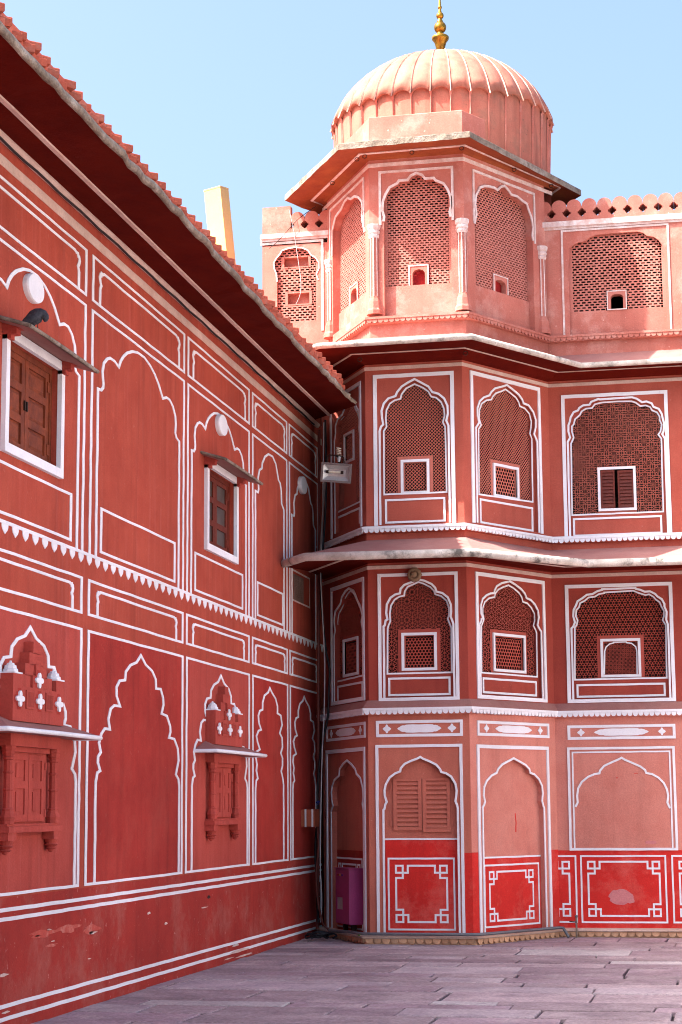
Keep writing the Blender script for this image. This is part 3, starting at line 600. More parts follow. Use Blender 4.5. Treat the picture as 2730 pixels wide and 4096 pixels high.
ap = P.uv(*cA([(1480, 503)])[0]); left = UV(P, cA([(1138, 1010), (1145, 960), (1127, 900), (1130, 805), (1160, 722), (1200, 655), (1280, 612), (1300, 582), (1390, 577), (1420, 533)]))
arch = left+[ap]+[(2*ap[0]-u, z) for u, z in left[::-1]]
zb = P.uv(1660, 1262)[1]
archT = close_at(P, arch, zb-.06); cap_z = P.uv(*cA([(1090, 1050)])[0])[1]
q = Q(P, crop(1000, 0, 1.1033), [(590, 975), (635, 975), (635, 1030), (590, 1030)], -.1)
fr = (P.uv(*cA([(1087, 700)])[0])[0], P.uv(*cB([(302, 700)])[0])[0], cap_z, P.uv(1660, 693-28)[1]+.02)
fr = (fr[0], fr[1], cap_z, P.uv(*cA([(1087, 488)])[0])[1])
sillF = P.uv(*cA([(1280, 1690)])[0], -.11)[1]
top_bay(P, archT, fr, sillF, (q[0], q[1], sillF, q[3]), (P.uv(*cA([(1175, 1500)])[0], -.11)[0], P.uv(*cB([(268, 1500)])[0], -.11)[0]))
P = PR['S3']
ar = UV(P, cB([(515, 1030), (525, 980), (536, 930), (522, 830), (530, 735), (555, 692), (572, 655), (618, 640), (662, 642), (722, 657), (755, 682), (790, 648), (828, 637), (868, 680), (900, 730), (960, 747), (1010, 790), (1060, 822), (1085, 900), (1110, 965), (1128, 1080), (1120, 1160), (1130, 1210)]))
zb = P.uv(2040, 1300)[1]
archT = close_at(P, ar, zb-.06)
sillR = P.uv(*cB([(800, 1765)])[0], -.11)[1]; cap_z = P.uv(*cB([(505, 1010)])[0])[1]
fr = (P.uv(*cB([(498, 700)])[0])[0], P.uv(*cB([(1148, 900)])[0])[0], cap_z, P.uv(*cB([(820, 588)])[0])[1])
q = Q(P, cB, [(740, 1605), (845, 1635), (845, 1790), (740, 1755)], -.1)
top_bay(P, archT, fr, sillR, (q[0], q[1], sillR, q[3]), (P.uv(*cB([(525, 1500)])[0], -.11)[0], P.uv(*cB([(1080, 1500)])[0], -.11)[0]))
P = PA['S3']
ar = UV(P, cA([(605, 1370), (607, 1100), (640, 960), (700, 880), (735, 800), (768, 762), (800, 775), (840, 745), (882, 757), (915, 800), (922, 870), (916, 950), (925, 1020), (945, 1120)]))
zb = P.uv(1390, 1280)[1]
archT = close_at(P, ar, zb-.06); cap_z = P.uv(*cA([(940, 1090)])[0])[1]
sillA = P.uv(*cA([(825, 1870)])[0], -.11)[1]
fr = (P.uv(*cA([(577, 900)])[0])[0], P.uv(*cA([(937, 700)])[0])[0], cap_z, P.uv(*cA([(760, 712)])[0])[1])
q = Q(P, cA, [(797, 1730), (858, 1690), (858, 1850), (797, 1890)], -.1)
top_bay(P, archT, fr, sillA, (q[0], q[1], sillA, q[3]), (P.uv(*cA([(668, 1500)])[0], -.11)[0], P.uv(*cA([(978, 1500)])[0], -.11)[0]))

# half columns with banded capitals on the corners of the top storey
def column(P, u, ztop, zfoot, name_parent=tower, r=.062):
    c = P.pt(u, 0, -.005); shaft0 = zfoot+.24; cz = ztop-.17
    m = M(); n = 8
    lathe(m, [(r*.95, shaft0), (r*.92, (shaft0+cz)/2), (r*.9, cz)], c, n); col = m.build('column_shaft', PINK, name_parent)
    m = M(); lathe(m, [(r*1.0, cz-.01), (r*1.18, cz+.015), (r*1.18, cz+.03), (r*1.05, cz+.04), (r*1.3, cz+.06), (r*1.3, cz+.085), (r*1.15, cz+.095), (r*1.42, cz+.12), (r*1.5, cz+.15), (r*1.5, ztop)], c, 8); m.build('capital', WORN, col)
    m = M(); lathe(m, [(r*1.75, zfoot+.0), (r*1.75, zfoot+.05), (r*1.5, zfoot+.08), (r*1.35, zfoot+.17), (r*1.05, zfoot+.22), (r*1.0, shaft0+.005)], c, 8); m.build('column_base', PINK, col)
    for k in range(8):
        a = math.pi/8*0+2*math.pi*k/8; v = Vector((math.cos(a), math.sin(a), 0))
        if v.dot(P.n) < -.3: continue
        mm = M(); p = c+v*(r*.93); tv = Vector((-v.y, v.x, 0))*.008
        mm.add([p-tv+v*.004+Vector((0, 0, shaft0)), p+tv+v*.004+Vector((0, 0, shaft0)), p+tv*.95+v*.002+Vector((0, 0, cz)), p-tv*.95+v*.002+Vector((0, 0, cz))], [(0, 1, 2, 3)]); mm.build('painted_flute', WORN, col)
zf = PF['S3'].uv(1480, 1262)[1]
column(PF['S3'], .06, PF['S3'].uv(*cA([(1100, 1045)])[0])[1], zf)
column(PF['S3'], PF['S3'].len-.03, PF['S3'].uv(*cB([(380, 990)])[0])[1], PF['S3'].uv(1850, 1245)[1])
column(PR['S3'], PR['S3'].len-.10, PR['S3'].uv(*cB([(1180, 1265)])[0])[1], PR['S3'].uv(2180, 1340)[1])
column(PA['S3'], .13, PA['S3'].uv(*cA([(610, 1390)])[0])[1], PA['S3'].uv(1335, 1345)[1])

# walls of the top storey behind the facade line, and the floors inside
hexT = [(ST['S3'][0], YF), (ST['S3'][1], YF), (-2.12, 24.86), (-3.10, 26.5), (-4.36, 26.5), (-5.33, 24.86)]
m = M()
for a_, b_ in zip(hexT[2:], hexT[3:]): Pb = Pl(a_, b_); sheet(m, Pb, rect(0, Pb.len, 9.3, 10.13))
m.build('back_wall', PINK, tower)
for zz, k in ((2.86, 'G'), (4.72, 'S1'), (7.42, 'S2'), (10.125, 'S3')):
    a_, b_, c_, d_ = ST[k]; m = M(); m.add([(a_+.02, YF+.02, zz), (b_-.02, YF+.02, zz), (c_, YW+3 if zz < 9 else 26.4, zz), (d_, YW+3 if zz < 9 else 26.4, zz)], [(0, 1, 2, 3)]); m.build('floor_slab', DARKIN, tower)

# ---------------------------------------------------------------- cornices, eaves, plinth
def path(k, o, right=None, left=None):
    """plan line round the tower and on along the facade, o outside the walls"""
    a_, b_, c_, d_ = ST[k]; pts = [(d_, YW), (a_, YF), (b_, YF), (c_, YW), (6.0, YW)]
    pl_ = [Pl(p, q) for p, q in zip(pts, pts[1:])]; out = []
    for i, p in enumerate(pts):
        v = Vector((p[0], p[1]))
        if i == 0: out.append(v+pl_[0].n.xy*o)
        elif i == len(pts)-1: out.append(v+pl_[-1].n.xy*o)
        else:
            n1, n2 = pl_[i-1].n.xy, pl_[i].n.xy; out.append(v+(n1+n2)*(o/(1+n1.dot(n2))))
    return out
def sweep(k, prof, name, mtl, parent, sl=slice(None), smooth=False):
    m = M(); loft(m, [[Vector((p.x, p.y, z)) for p in path(k, o)[sl]] for o, z in prof]); return m.build(name, mtl, parent, smooth)
facade = thing('palace_facade', 'pink palace wall with screened arches and a scalloped parapet, joining the domed tower', 'building', (-1.0, 24.72, 0))
def tooth_mesh(w, h, t, mtl, pointed=.35):
    m = M(); hw = w/2*.96; n = 6; lp = [(-hw, 0)]
    for k in range(n+1):
        a = math.pi*k/n; lp.append((-hw*math.cos(a)*(1), -h*(.14+.86*math.sin(a)**(1-pointed*.4)) if 0 < k < n else -h*.14))
    lp.append((hw, 0))
    k = len(lp); vs = [(x, -t, z) for x, z in lp]+[(x, 0, z) for x, z in lp]
    m.add(vs, [tuple(range(k))]+[(i, (i+1) % k, k+(i+1) % k, k+i) for i in range(k)])
    me = bpy.data.meshes.new('scallop'); me.from_pydata(m.v, [], m.f); me.materials.append(mtl); return me
def teeth(k, o, z, me, pitch, parT, parF, xmax=-.45, name='scallop'):
    pts = path(k, o)
    for i in range(4):
        Pq = Pl(pts[i], pts[i+1]); L_ = Pq.len if i < 3 else xmax-pts[3].x
        n = max(1, round(L_/pitch)); st = L_/n; sc = st/pitch
        for j in range(n):
            mx = Pq.mat((j+.5)*st, z+random.uniform(-.002, .002), 0) @ Matrix.Diagonal((sc, 1, random.uniform(.93, 1.06), 1))
            inst(name, me, mx, parT if i < 3 else parF)
def cornice(k, z, o, mtl, topm, tm, pitch, th, flare, bodym):
    c_ = []
    for par, sl in ((tower, slice(0, 4)), (facade, slice(3, 5))):
        c_.append(sweep(k, [(o-.03, z-.032), (o, z-.03), (o, z)], 'cornice', mtl, par, sl))
        sweep(k, [(0, z-.085), (o-.031, z-.082), (o-.031, z-.031)], 'cornice_bed', bodym, par, sl)
        sweep(k, [(o-.0005, z+.0005), (.002, z+flare)], 'cornice_top', topm, par, sl)
    teeth(k, o-.030, z-.03, tm, pitch, c_[0], c_[1])
Tw = tooth_mesh(.07, .052, .022, WHITE); Tp = tooth_mesh(.075, .05, .022, PINK)
cornice('G', PF['G'].uv(1672, 2829, .09)[1], .09, WHITE, DUSTY, Tw, .070, .05, .10, WALL)
cornice('S2', PF['S2'].uv(1650, 2100, .08)[1], .08, WHITE, WHITE, Tw, .070, .05, .015, WALLT)
cornice('S3', PF['S3'].uv(1660, 1257, .09)[1], .09, PINK, PINK, Tp, .075, .05, .015, WALL)
# plinth of rounded sandstone lobes under a pale ledge
Ts = tooth_mesh(.105, .062, .03, SANDST, .0)
for par, sl, nm in ((tower, slice(0, 4), 0), (facade, slice(3, 5), 1)):
    pb = sweep('G', [(0, -.03), (.075, -.03), (.075, .075)], 'plinth', SANDST, par, sl)
    sweep('G', [(.075, .066), (.118, .070), (.128, .082), (.122, .098), (.0, .112)], 'plinth_ledge', LEDGE, pb, sl)
    if nm == 0: pT = pb
    else: teeth('G', .075, .068, Ts, .105, pT, pb)

def eave(zb, outer, k, zt_wall, zb_wall, nose, mtl_nose, ring_f, par=tower, top_mtl=DUSTY, ring_z=None):
    """sloping stone eave: outer edge given in plan at height zb, carried on the walls of storey k"""
    inn = path(k, -.01); out = [Vector(p) for p in outer]
    def row(f, z): return [Vector((i.x+(o.x-i.x)*f, i.y+(o.y-i.y)*f, z)) for i, o in zip(inn, out)]
    h = nose; e = None
    for pr, sl in ((tower, slice(0, 4)), (facade, slice(3, 5))):
        cut = lambda r_: r_[sl]
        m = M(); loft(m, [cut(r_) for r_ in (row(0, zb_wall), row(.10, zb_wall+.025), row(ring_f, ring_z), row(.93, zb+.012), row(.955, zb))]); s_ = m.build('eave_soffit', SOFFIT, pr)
        m = M(); loft(m, [cut(r_) for r_ in (row(.94, zb+.004), row(.955, zb-.010), row(.985, zb-.004), row(1.005, zb+h*.3), row(1.005, zb+h*.62), row(.985, zb+h*.92), row(.95, zb+h), row(.92, zb+h*.96))]); m.build('eave_roll', mtl_nose, s_, True)
        m = M(); loft(m, [cut(r_) for r_ in (row(.93, zb+h*.94), row(0, zt_wall))]); m.build('eave_top', top_mtl, s_)
        m = M(); loft(m, [cut(r_) for r_ in (row(ring_f-.017, ring_z-.006), row(ring_f-.017, ring_z-.014), row(ring_f+.017, ring_z-.014), row(ring_f+.017, ring_z-.004))]); m.build('painted_line', CREAM, s_)
        zr = zb_wall; m = M(); p0 = path(k, .012)[sl]; m_ = [[Vector((p.x, p.y, z)) for p in p0] for z in (zr-.075, zr-.030)]; m_ = [[Vector((p.x, p.y, zr-.075)) for p in path(k, .0)[sl]]]+m_+[[Vector((p.x, p.y, zr-.03)) for p in path(k, .0)[sl]]]
        loft(m, m_); m.build('painted_line', CREAM, s_)
        if pr is tower: e = s_
    return e
def iron_ring(par, c, r=.028):
    m = M(); tube(m, [Vector(c)+Vector((r*math.sin(t), .3*r*math.cos(t), -r+r*math.cos(t))) for t in [2*math.pi*i/12 for i in range(13)]], .006, 6); m.build('iron_ring', IRON, par)
og = lambda x, y, z: on_ground(x, y, z).xy
z = 4.66
e1 = eave(z, [(-5.445, 22.75), og(1211, 2240, z), og(1893, 2222, z), og(2362, 2265, z), Vector((6, og(2730, 2262, z).y))], 'S1', 5.02, 4.715, .095, NOSE, .36, ring_z=4.75)
z = 7.37
e2 = eave(z, [(-5.40, 22.95), og(1268, 1390, z), og(1890, 1352, z), og(2330, 1468, z), Vector((6, og(2730, 1450, z).y))], 'S2', 7.66, 7.30, .065, NOSE, .30, ring_z=7.405)
for P, x, y in ((PF['S2'], 1863, 1404), (PF['S2'], 1440, 1430)):
    iron_ring(e2, P.pt(*P.uv(x, y, .2), .2))
z = 10.05
inn = [Vector(p) for p in hexT]; ctr = Vector((-3.72, 24.86))
out6 = [og(1353, 599, z), og(1880, 548, z), og(2326, 782, z), None, None, og(1140, 802, z)]
out6[3] = Vector((out6[1].x, 2*24.86-out6[1].y)); out6[4] = Vector((out6[0].x, 2*24.86-out6[0].y))
inn = [Vector((p[0], p[1])) for p in hexT]
def row6(f, z): return [Vector((i.x+(o.x-i.x)*f, i.y+(o.y-i.y)*f, z)) for i, o in zip(inn, out6)]
def dense(r_, n=14, jz=.0, jo=.0):
    o = []
    for a_, b_ in zip(r_, r_[1:]+r_[:1]):
        for k in range(n):
            p = a_.lerp(b_, k/n); o.append(p+Vector((random.uniform(-jo, jo), random.uniform(-jo, jo), random.uniform(-jz, jz)) if k else (0, 0, 0)))
    return o
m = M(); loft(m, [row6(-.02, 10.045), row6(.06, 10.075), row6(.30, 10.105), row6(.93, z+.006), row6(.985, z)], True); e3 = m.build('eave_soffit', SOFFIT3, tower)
m = M(); loft(m, [dense(row6(.975, z+.002)), dense(row6(1, z-.002), jz=.006, jo=.006), dense(row6(1.0, z+.075), jz=.005, jo=.006), dense(row6(.97, z+.085), jz=.004), dense(row6(.0, z+.14))], True); m.build('eave_edge', OLDLIME, e3)
for f, zz in ((.30, 10.101),):
    m = M(); loft(m, [row6(f-.032, zz), row6(f-.032, zz-.012), row6(f+.032, zz-.012), row6(f+.032, zz)], True); m.build('painted_line', WORN, e3)
m = M()
def hexo(o, z): return [Vector((c_.x, c_.y, z)) for c_ in (inn[i]+((inn[i]-inn[i-1]).normalized().yx*Vector((1, -1))+(inn[(i+1) % 6]-inn[i]).normalized().yx*Vector((1, -1)))*(o/(1+((inn[i]-inn[i-1]).normalized()).dot((inn[(i+1) % 6]-inn[i]).normalized()))) for i in range(6))]
loft(m, [hexo(0, 9.955), hexo(.012, 9.955), hexo(.012, 10.005), hexo(0, 10.005)], True); m.build('painted_line', WORN, e3)
for f_, (i_, j_) in ((0.05, (0, 1)), (.5, (0, 1)), (.97, (0, 1)), (.5, (1, 2)), (.9, (1, 2)), (.45, (5, 0)), (.95, (5, 0))):
    r_ = row6(.30, 10.09); iron_ring(e3, r_[i_].lerp(r_[j_], f_))
# drum and dome
m = M(); loft(m, [hexo(.0, 10.10), hexo(.02, 10.14), hexo(.02, 10.17), hexo(-.01, 10.19), hexo(-.01, 10.645), hexo(-.03, 10.66), hexo(-.6, 10.67)], True); m.build('drum', PINK, tower)
DC = Vector((-3.63, 24.90, 0)); NG = 36; DPH = math.radians(3)
dprof = [(1.475, 10.50), (1.50, 10.62), (1.525, 10.74), (1.535, 10.86), (1.53, 10.98), (1.505, 11.10), (1.465, 11.22), (1.41, 11.33), (1.34, 11.44), (1.25, 11.55), (1.14, 11.66), (1.0, 11.77), (.84, 11.87), (.66, 11.95), (.47, 12.01), (.30, 12.05), (.16, 12.08)]
RIBM = mat('faded_rib_limewash', (.66, .42, .34), (.50, .22, .16), streak=.5, spots=(.2, .1, .08), spot_amt=.5, scale=9)
def dome_pt(r, z, th): return Vector((DC.x+r*math.cos(th), DC.y+r*math.sin(th), z))
ZH = 11.02   # hem of the petals
def hem(th): ph = (th-DPH)*NG/(2*math.pi); f = ph-math.floor(ph); return abs(math.sin(math.pi*f))
m = M(); n = NG*6; rows_ = []
rows_.append([dome_pt(1.475, 10.16, 2*math.pi*k/n+DPH) for k in range(n)]); rows_.append([dome_pt(1.495, ZH-.02+.075*hem(2*math.pi*k/n+DPH)**.6, 2*math.pi*k/n+DPH) for k in range(n)])
loft(m, rows_, True); dome = m.build('dome', DOMEM, tower)
m = M(); rows_ = []
up = [p for p in dprof if p[1] > ZH+.1]
rows_.append([dome_pt(1.495, ZH-.02+.075*hem(2*math.pi*k/n+DPH)**.6, 2*math.pi*k/n+DPH) for k in range(n)])
rows_.append([dome_pt(1.545+.012*hem(2*math.pi*k/n+DPH), ZH-.03+.075*hem(2*math.pi*k/n+DPH)**.6, 2*math.pi*k/n+DPH) for k in range(n)])
for r, zz in up: rows_.append([dome_pt(r*(1+.022*hem(2*math.pi*k/n+DPH)**.7), zz, 2*math.pi*k/n+DPH) for k in range(n)])
loft(m, rows_, True); m.build('dome_shell', DOMEM, tower, True)
for g_ in range(NG):
    th = DPH+2*math.pi*g_/NG; m = M(); L_ = []; R_ = []; Tt = []
    for r, zz in [(1.55, ZH-.02)]+up:
        d = .0085/max(r, .12)*min(1, r/.5+.25); L_.append(dome_pt(r*1.004, zz, th-d)); R_.append(dome_pt(r*1.004, zz, th+d)); Tt.append(dome_pt(r*1.004+.016, zz+.004, th))
    loft(m, [L_, Tt, R_]); m.build('rib', RIBM, dome, False)
    m = M(); loft(m, [[dome_pt(1.478, 10.2, th-.008), dome_pt(1.50, ZH-.05, th-.008), dome_pt(1.53, ZH+.0, th-.016)], [dome_pt(1.495, 10.2, th), dome_pt(1.525, ZH-.05, th), dome_pt(1.565, ZH-.0, th)], [dome_pt(1.478, 10.2, th+.008), dome_pt(1.50, ZH-.05, th+.008), dome_pt(1.53, ZH, th+.016)]]); m.build('drum_rib', PINK, dome)
fz = lambda y: 12.17+(195-y)*.00366
m = M(); lathe(m, [(.19, 12.07), (.15, 12.10), (.075, 12.16), (.05, fz(185))], (DC.x, DC.y, 0), 24); m.build('lotus_base', PINK, dome, True)
m = M(); lathe(m, [(.045, fz(190)), (.055, fz(182)), (.07, fz(168)), (.085, fz(152)), (.118, fz(140)), (.125, fz(131)), (.11, fz(126)), (.045, fz(122)), (.04, fz(116))], (DC.x, DC.y, 0), 20); fin = m.build('finial', GOLD, tower, True)
def ball(y, r): m = M(); lathe(m, [(max(.02, r*math.sin(math.pi*k/10)), fz(y)-r*math.cos(math.pi*k/10)) for k in range(1, 10)], (DC.x, DC.y, 0), 20); m.build('finial_ball', GOLD, fin, True)
ball(90, .088); ball(42, .054); ball(8, .03)
m = M(); lathe(m, [(.05, fz(122)), (.045, fz(112)), (.04, fz(100)), (.045, fz(66)), (.03, fz(58)), (.028, fz(30)), (.02, fz(20)), (.018, fz(-10)), (.006, fz(-60))], (DC.x, DC.y, 0), 14); m.build('finial_stem', GOLD, fin, True)

# ================================================================== THE FACADE TO THE RIGHT OF THE TOWER
P = PW; UL, UR = 8-2.26, 14.0
def U(x): return x+8
a = UV(P, cI([(290, 1005), (310, 965), (305, 900), (315, 830), (350, 770), (410, 722), (470, 697), (515, 690), (520, 665), (560, 620), (640, 582), (700, 557), (724, 543), (750, 560), (820, 590), (900, 625), (945, 660), (955, 687), (1010, 697), (1070, 730), (1120, 780), (1150, 840), (1162, 900), (1155, 965), (1170, 1000), (1180, 1018)]))
zbot = P.uv(*cI([(740, 1415)])[0])[1]
m = M(); sheet(m, P, rect(UL, UR, -.03, 2.86)); wW = m.build('wall', WALL, facade)
qo = Q(P, cI, [(215, 450), (1230, 430), (1250, 1412), (230, 1420)]); qi = Q(P, cI, [(262, 497), (1188, 480), (1192, 1400), (280, 1400)])
cq = Q(P, cI, [(213, 243), (1230, 222), (1232, 360), (217, 378)])
qd = Q(P, cI, [(335, 1465), (1150, 1455), (1155, 2110), (345, 2090)]); qf = Q(P, cI, [(408, 1524), (1083, 1520), (1088, 2035), (418, 2030)])
zd = zbot+.002
m = M(); plate(m, P, rect(UL, UR, .02, zd), 0, .004); m.build('red_dado', BRIGHT, wW)
pitch_b = qd[1]-qd[0]+.06
for sft in (0, 2.02, 4.04):
    sh = lambda q: (q[0]+sft, q[1]+sft, q[2], q[3])
    ribs(P, [frame_loop(sh(qo), .032)], .032, WHITE, 'raised_frame', wW, 0, .016, True)
    w = .020; q = sh(qi); ribs(P, [[(q[0], zbot+.02), (q[0]+.002, q[3]), (q[1], q[3]), (q[1], zbot+.02)]], w, WHITE, 'painted_frame', wW, 0, .010)
    ribs(P, [[(u+sft, z) for u, z in a]], .026, WHITE, 'arch_outline', wW, 0, .012)
    cartouche(P, sh(cq), wW)
for k in (-1, 0, 1, 2, 3):
    sft = k*(qd[1]-qd[0]+.065); sh = lambda q: (q[0]+sft, q[1]+sft, q[2], q[3])
    q = sh(qd); f = sh(qf)
    if k == -1:   # the strip of the next panel that shows beside the tower
        q = (UL-.2, P.uv(*cI([(297, 1465)])[0])[0], q[2], q[3]); f = (UL-.2, P.uv(*cI([(228, 1520)])[0])[0], f[2], f[3])
    ribs(P, [frame_loop(q, .022)], .022, WHITE, 'painted_frame', wW, .004, .005, True); fret(P, f, .085, .024, .004, WHITE, wW)
# a repaired patch of bare pink plaster inside the dado panel
u, z = P.uv(*cI([(725, 1850)])[0]); m = M(); rr = random.Random(3)
lp = [(u+math.cos(t)*.165*rr.uniform(.85, 1.1)*(1 if math.sin(t) > -.4 else 1.05), z+math.sin(t)*.098*rr.uniform(.85, 1.12)-(.02 if math.cos(t) > .5 else 0)) for t in [2*math.pi*i/22 for i in range(22)]]
plate(m, P, lp, .004, .0065); PATCH = mat('bare_pink_patch', (.66, .25, .24), (.60, .19, .20), stain=(.55, .13, .16), stain_amt=.5, stain_scale=6, streak=0); m.build('bare_plaster_patch', PATCH, wW)
for (cx_, cy_, hw, hz_) in ((1000, 1340, .068, .019), (680, 732, .010, .007), (860, 690, .028, .004)):
    u, z = P.uv(*cI([(cx_, cy_)])[0]); m = M(); n = 12
    plate(m, P, [(u+hw*math.copysign(abs(math.cos(t))**.5, math.cos(t))*rr.uniform(.9, 1.1), z+hz_*math.copysign(abs(math.sin(t))**.5, math.sin(t))*rr.uniform(.85, 1.15)) for t in [2*math.pi*(i+.5)/n for i in range(n)]], 0, .003); m.build('paint_patch', PATCH if hw > .05 else BRIGHT, wW)

def wbay(k, c, arch, inner, frame, win, low, kind, pitch, wkind, wpitch, fb, mtl, window=True):
    z0, z1 = ZL[k]; ai, ii = trace(P, c, arch, inner, .05, P.uv(*c([(850, 2000 if k == 'S1' else 2110)])[0])[1])
    qs = [Q(P, c, frame), Q(P, c, win, -.08), Q(P, c, low, -.05)]; um = (qs[0][0]+qs[0][1])/2+1.01; first = None
    for r_ in range(3):   # the same bay goes on along the facade
        d = r_*2.02; sh = lambda q: (q[0]+d, q[1]+d, q[2], q[3]); mv = lambda l: [(u+d, z) for u, z in l]
        w_ = bay(P, facade, mtl, (UL if r_ == 0 else um+d-2.02, um+d if r_ < 2 else UR, z0, z1), mv(ai), .05, sh(qs[0]), .046, fb, mv(ii), sh(qs[1]), sh(qs[2]), kind, pitch, wkind or ('diamond' if r_ else None), wpitch, window=window, jm=JALI1 if k == 'S1' else JALI2)
        first = first or w_
    return first
wbay('S1', cJ, [(305, 1180), (325, 1160), (345, 1110), (325, 1040), (330, 970), (355, 920), (375, 870), (430, 835), (480, 797), (545, 788), (600, 755), (655, 740), (655, 733), (1035, 717), (1037, 728), (1090, 740), (1140, 762), (1200, 757), (1260, 787), (1285, 815), (1335, 847), (1365, 900), (1365, 930), (1390, 990), (1385, 1080), (1405, 1135)],
     [(345, 1765), (343, 1170), (365, 1140), (375, 1090), (355, 1040), (360, 970), (390, 940), (405, 890), (455, 865), (500, 827), (570, 818), (620, 787), (680, 777), (680, 770), (1010, 750), (1070, 775), (1150, 800), (1190, 790), (1240, 820), (1265, 850), (1310, 880), (1330, 930), (1360, 980), (1360, 1040), (1345, 1085), (1380, 1140), (1392, 1742)],
     [(240, 688), (1465, 645), (1485, 2005), (250, 2035)], [(635, 1300), (1090, 1290), (1102, 1730), (642, 1740)], [(362, 1825), (1378, 1790), (1380, 1945), (365, 1978)], 'kagome', .074, 'octa', .055, True, WALL1)
w2 = wbay('S2', cL, [(262, 1050), (290, 1000), (270, 930), (270, 860), (285, 820), (295, 770), (330, 710), (380, 690), (395, 660), (440, 632), (510, 625), (530, 592), (610, 560), (630, 565), (995, 540), (1050, 557), (1110, 597), (1160, 587), (1220, 610), (1240, 650), (1300, 672), (1335, 730), (1345, 780), (1362, 840), (1355, 930), (1340, 960), (1370, 1010)],
     [(312, 1885), (300, 1070), (330, 1000), (310, 930), (310, 870), (330, 850), (345, 790), (400, 742), (420, 700), (470, 670), (540, 662), (570, 620), (650, 600), (820, 588), (990, 585), (1040, 602), (1090, 640), (1150, 632), (1200, 650), (1225, 690), (1280, 712), (1310, 760), (1310, 800), (1335, 850), (1320, 930), (1295, 965), (1330, 1010), (1352, 1842)],
     [(198, 520), (1412, 455), (1440, 2105), (215, 2145)], [(602, 1340), (1040, 1325), (1045, 1825), (612, 1842)], [(320, 1925), (1338, 1878), (1343, 2095), (328, 2130)], 'octa', .100, None, .05, False, WALLT, window=False)
ribs(P, [UV(P, cJ([(680, 1705), (684, 1440), (700, 1392), (740, 1357), (785, 1345), (785, 1338), (930, 1333), (935, 1342), (990, 1350), (1038, 1388), (1050, 1435), (1054, 1700)]), -.10)], .016, WHITE, 'window_arch', w2, -.104, .012)
# small louvred wooden shutters in the screen
for (x0, x1) in ((640, 800), (835, 1012)):
    q = Q(P, cL, [(x0, 1375), (x1, 1370), (x1, 1800), (x0, 1805)], -.08); m = M(); o = -.066
    inn_ = (q[0]+.022, q[1]-.022, q[2]+.018, q[3]-.03)
    sheet(m, P, rect(*q), [rect(*inn_)], o); reveal(m, P, rect(*q), o, o-.025); reveal(m, P, rect(*inn_), o, o-.02)
    s_ = m.build('louvred_shutter', WOODR, facade); n = 10; dz = (inn_[3]-inn_[2])/n
    for i_ in range(n):
        za, zb_ = inn_[2]+i_*dz+.001, inn_[2]+(i_+1)*dz-.001; m = M()
        m.add([P.pt(inn_[0], za, o-.002), P.pt(inn_[1], za, o-.002), P.pt(inn_[1], zb_, o-.018), P.pt(inn_[0], zb_, o-.018), P.pt(inn_[0], za, o-.016), P.pt(inn_[1], za, o-.016)], [(0, 1, 2, 3), (4, 5, 1, 0)]); m.build('slat', WOODR, s_)

# top storey, faded and partly sunlit
def shallow(arch, bx, jb, sill, win, root, walln, white=WORN, dark=True, sft=0, extra=()):
    pass
ZP = 9.445
arR = UV(P, cC([(380, 990), (378, 940), (393, 845), (390, 765), (420, 735), (480, 702), (560, 692), (600, 652), (670, 625), (880, 605), (1100, 590), (1160, 605), (1195, 635), (1270, 645), (1320, 680), (1355, 730), (1352, 780), (1380, 850), (1385, 890)]))
zfoot = P.uv(*cC([(800, 1722)])[0])[1]
arR = close_at(P, arR, zfoot)
arL = UV(P, cA([(25, 1640), (18, 1560), (-5, 1500), (-10, 1440), (20, 1390), (55, 1350), (75, 1315), (140, 1290), (210, 1280), (290, 1285), (345, 1310), (380, 1360), (430, 1390), (460, 1440), (462, 1500), (435, 1560), (455, 1620)]))
arL = close_at(P, arL, 7.75)
m = M(); sheet(m, P, rect(U(-6.18), UR, 7.42, ZP+.02), [arR, arL]); reveal(m, P, arR, 0, -.05); reveal(m, P, arL, 0, -.035); w3 = m.build('wall', PINK, facade)
fr = Q(P, cC, [(320, 590), (1430, 512), (1440, 1700), (325, 1740)])
ribs(P, [[(fr[0], zfoot), (fr[0], fr[3]), (fr[1], fr[3]), (fr[1], zfoot)]], .026, WORN, 'raised_frame', w3, 0, .012)
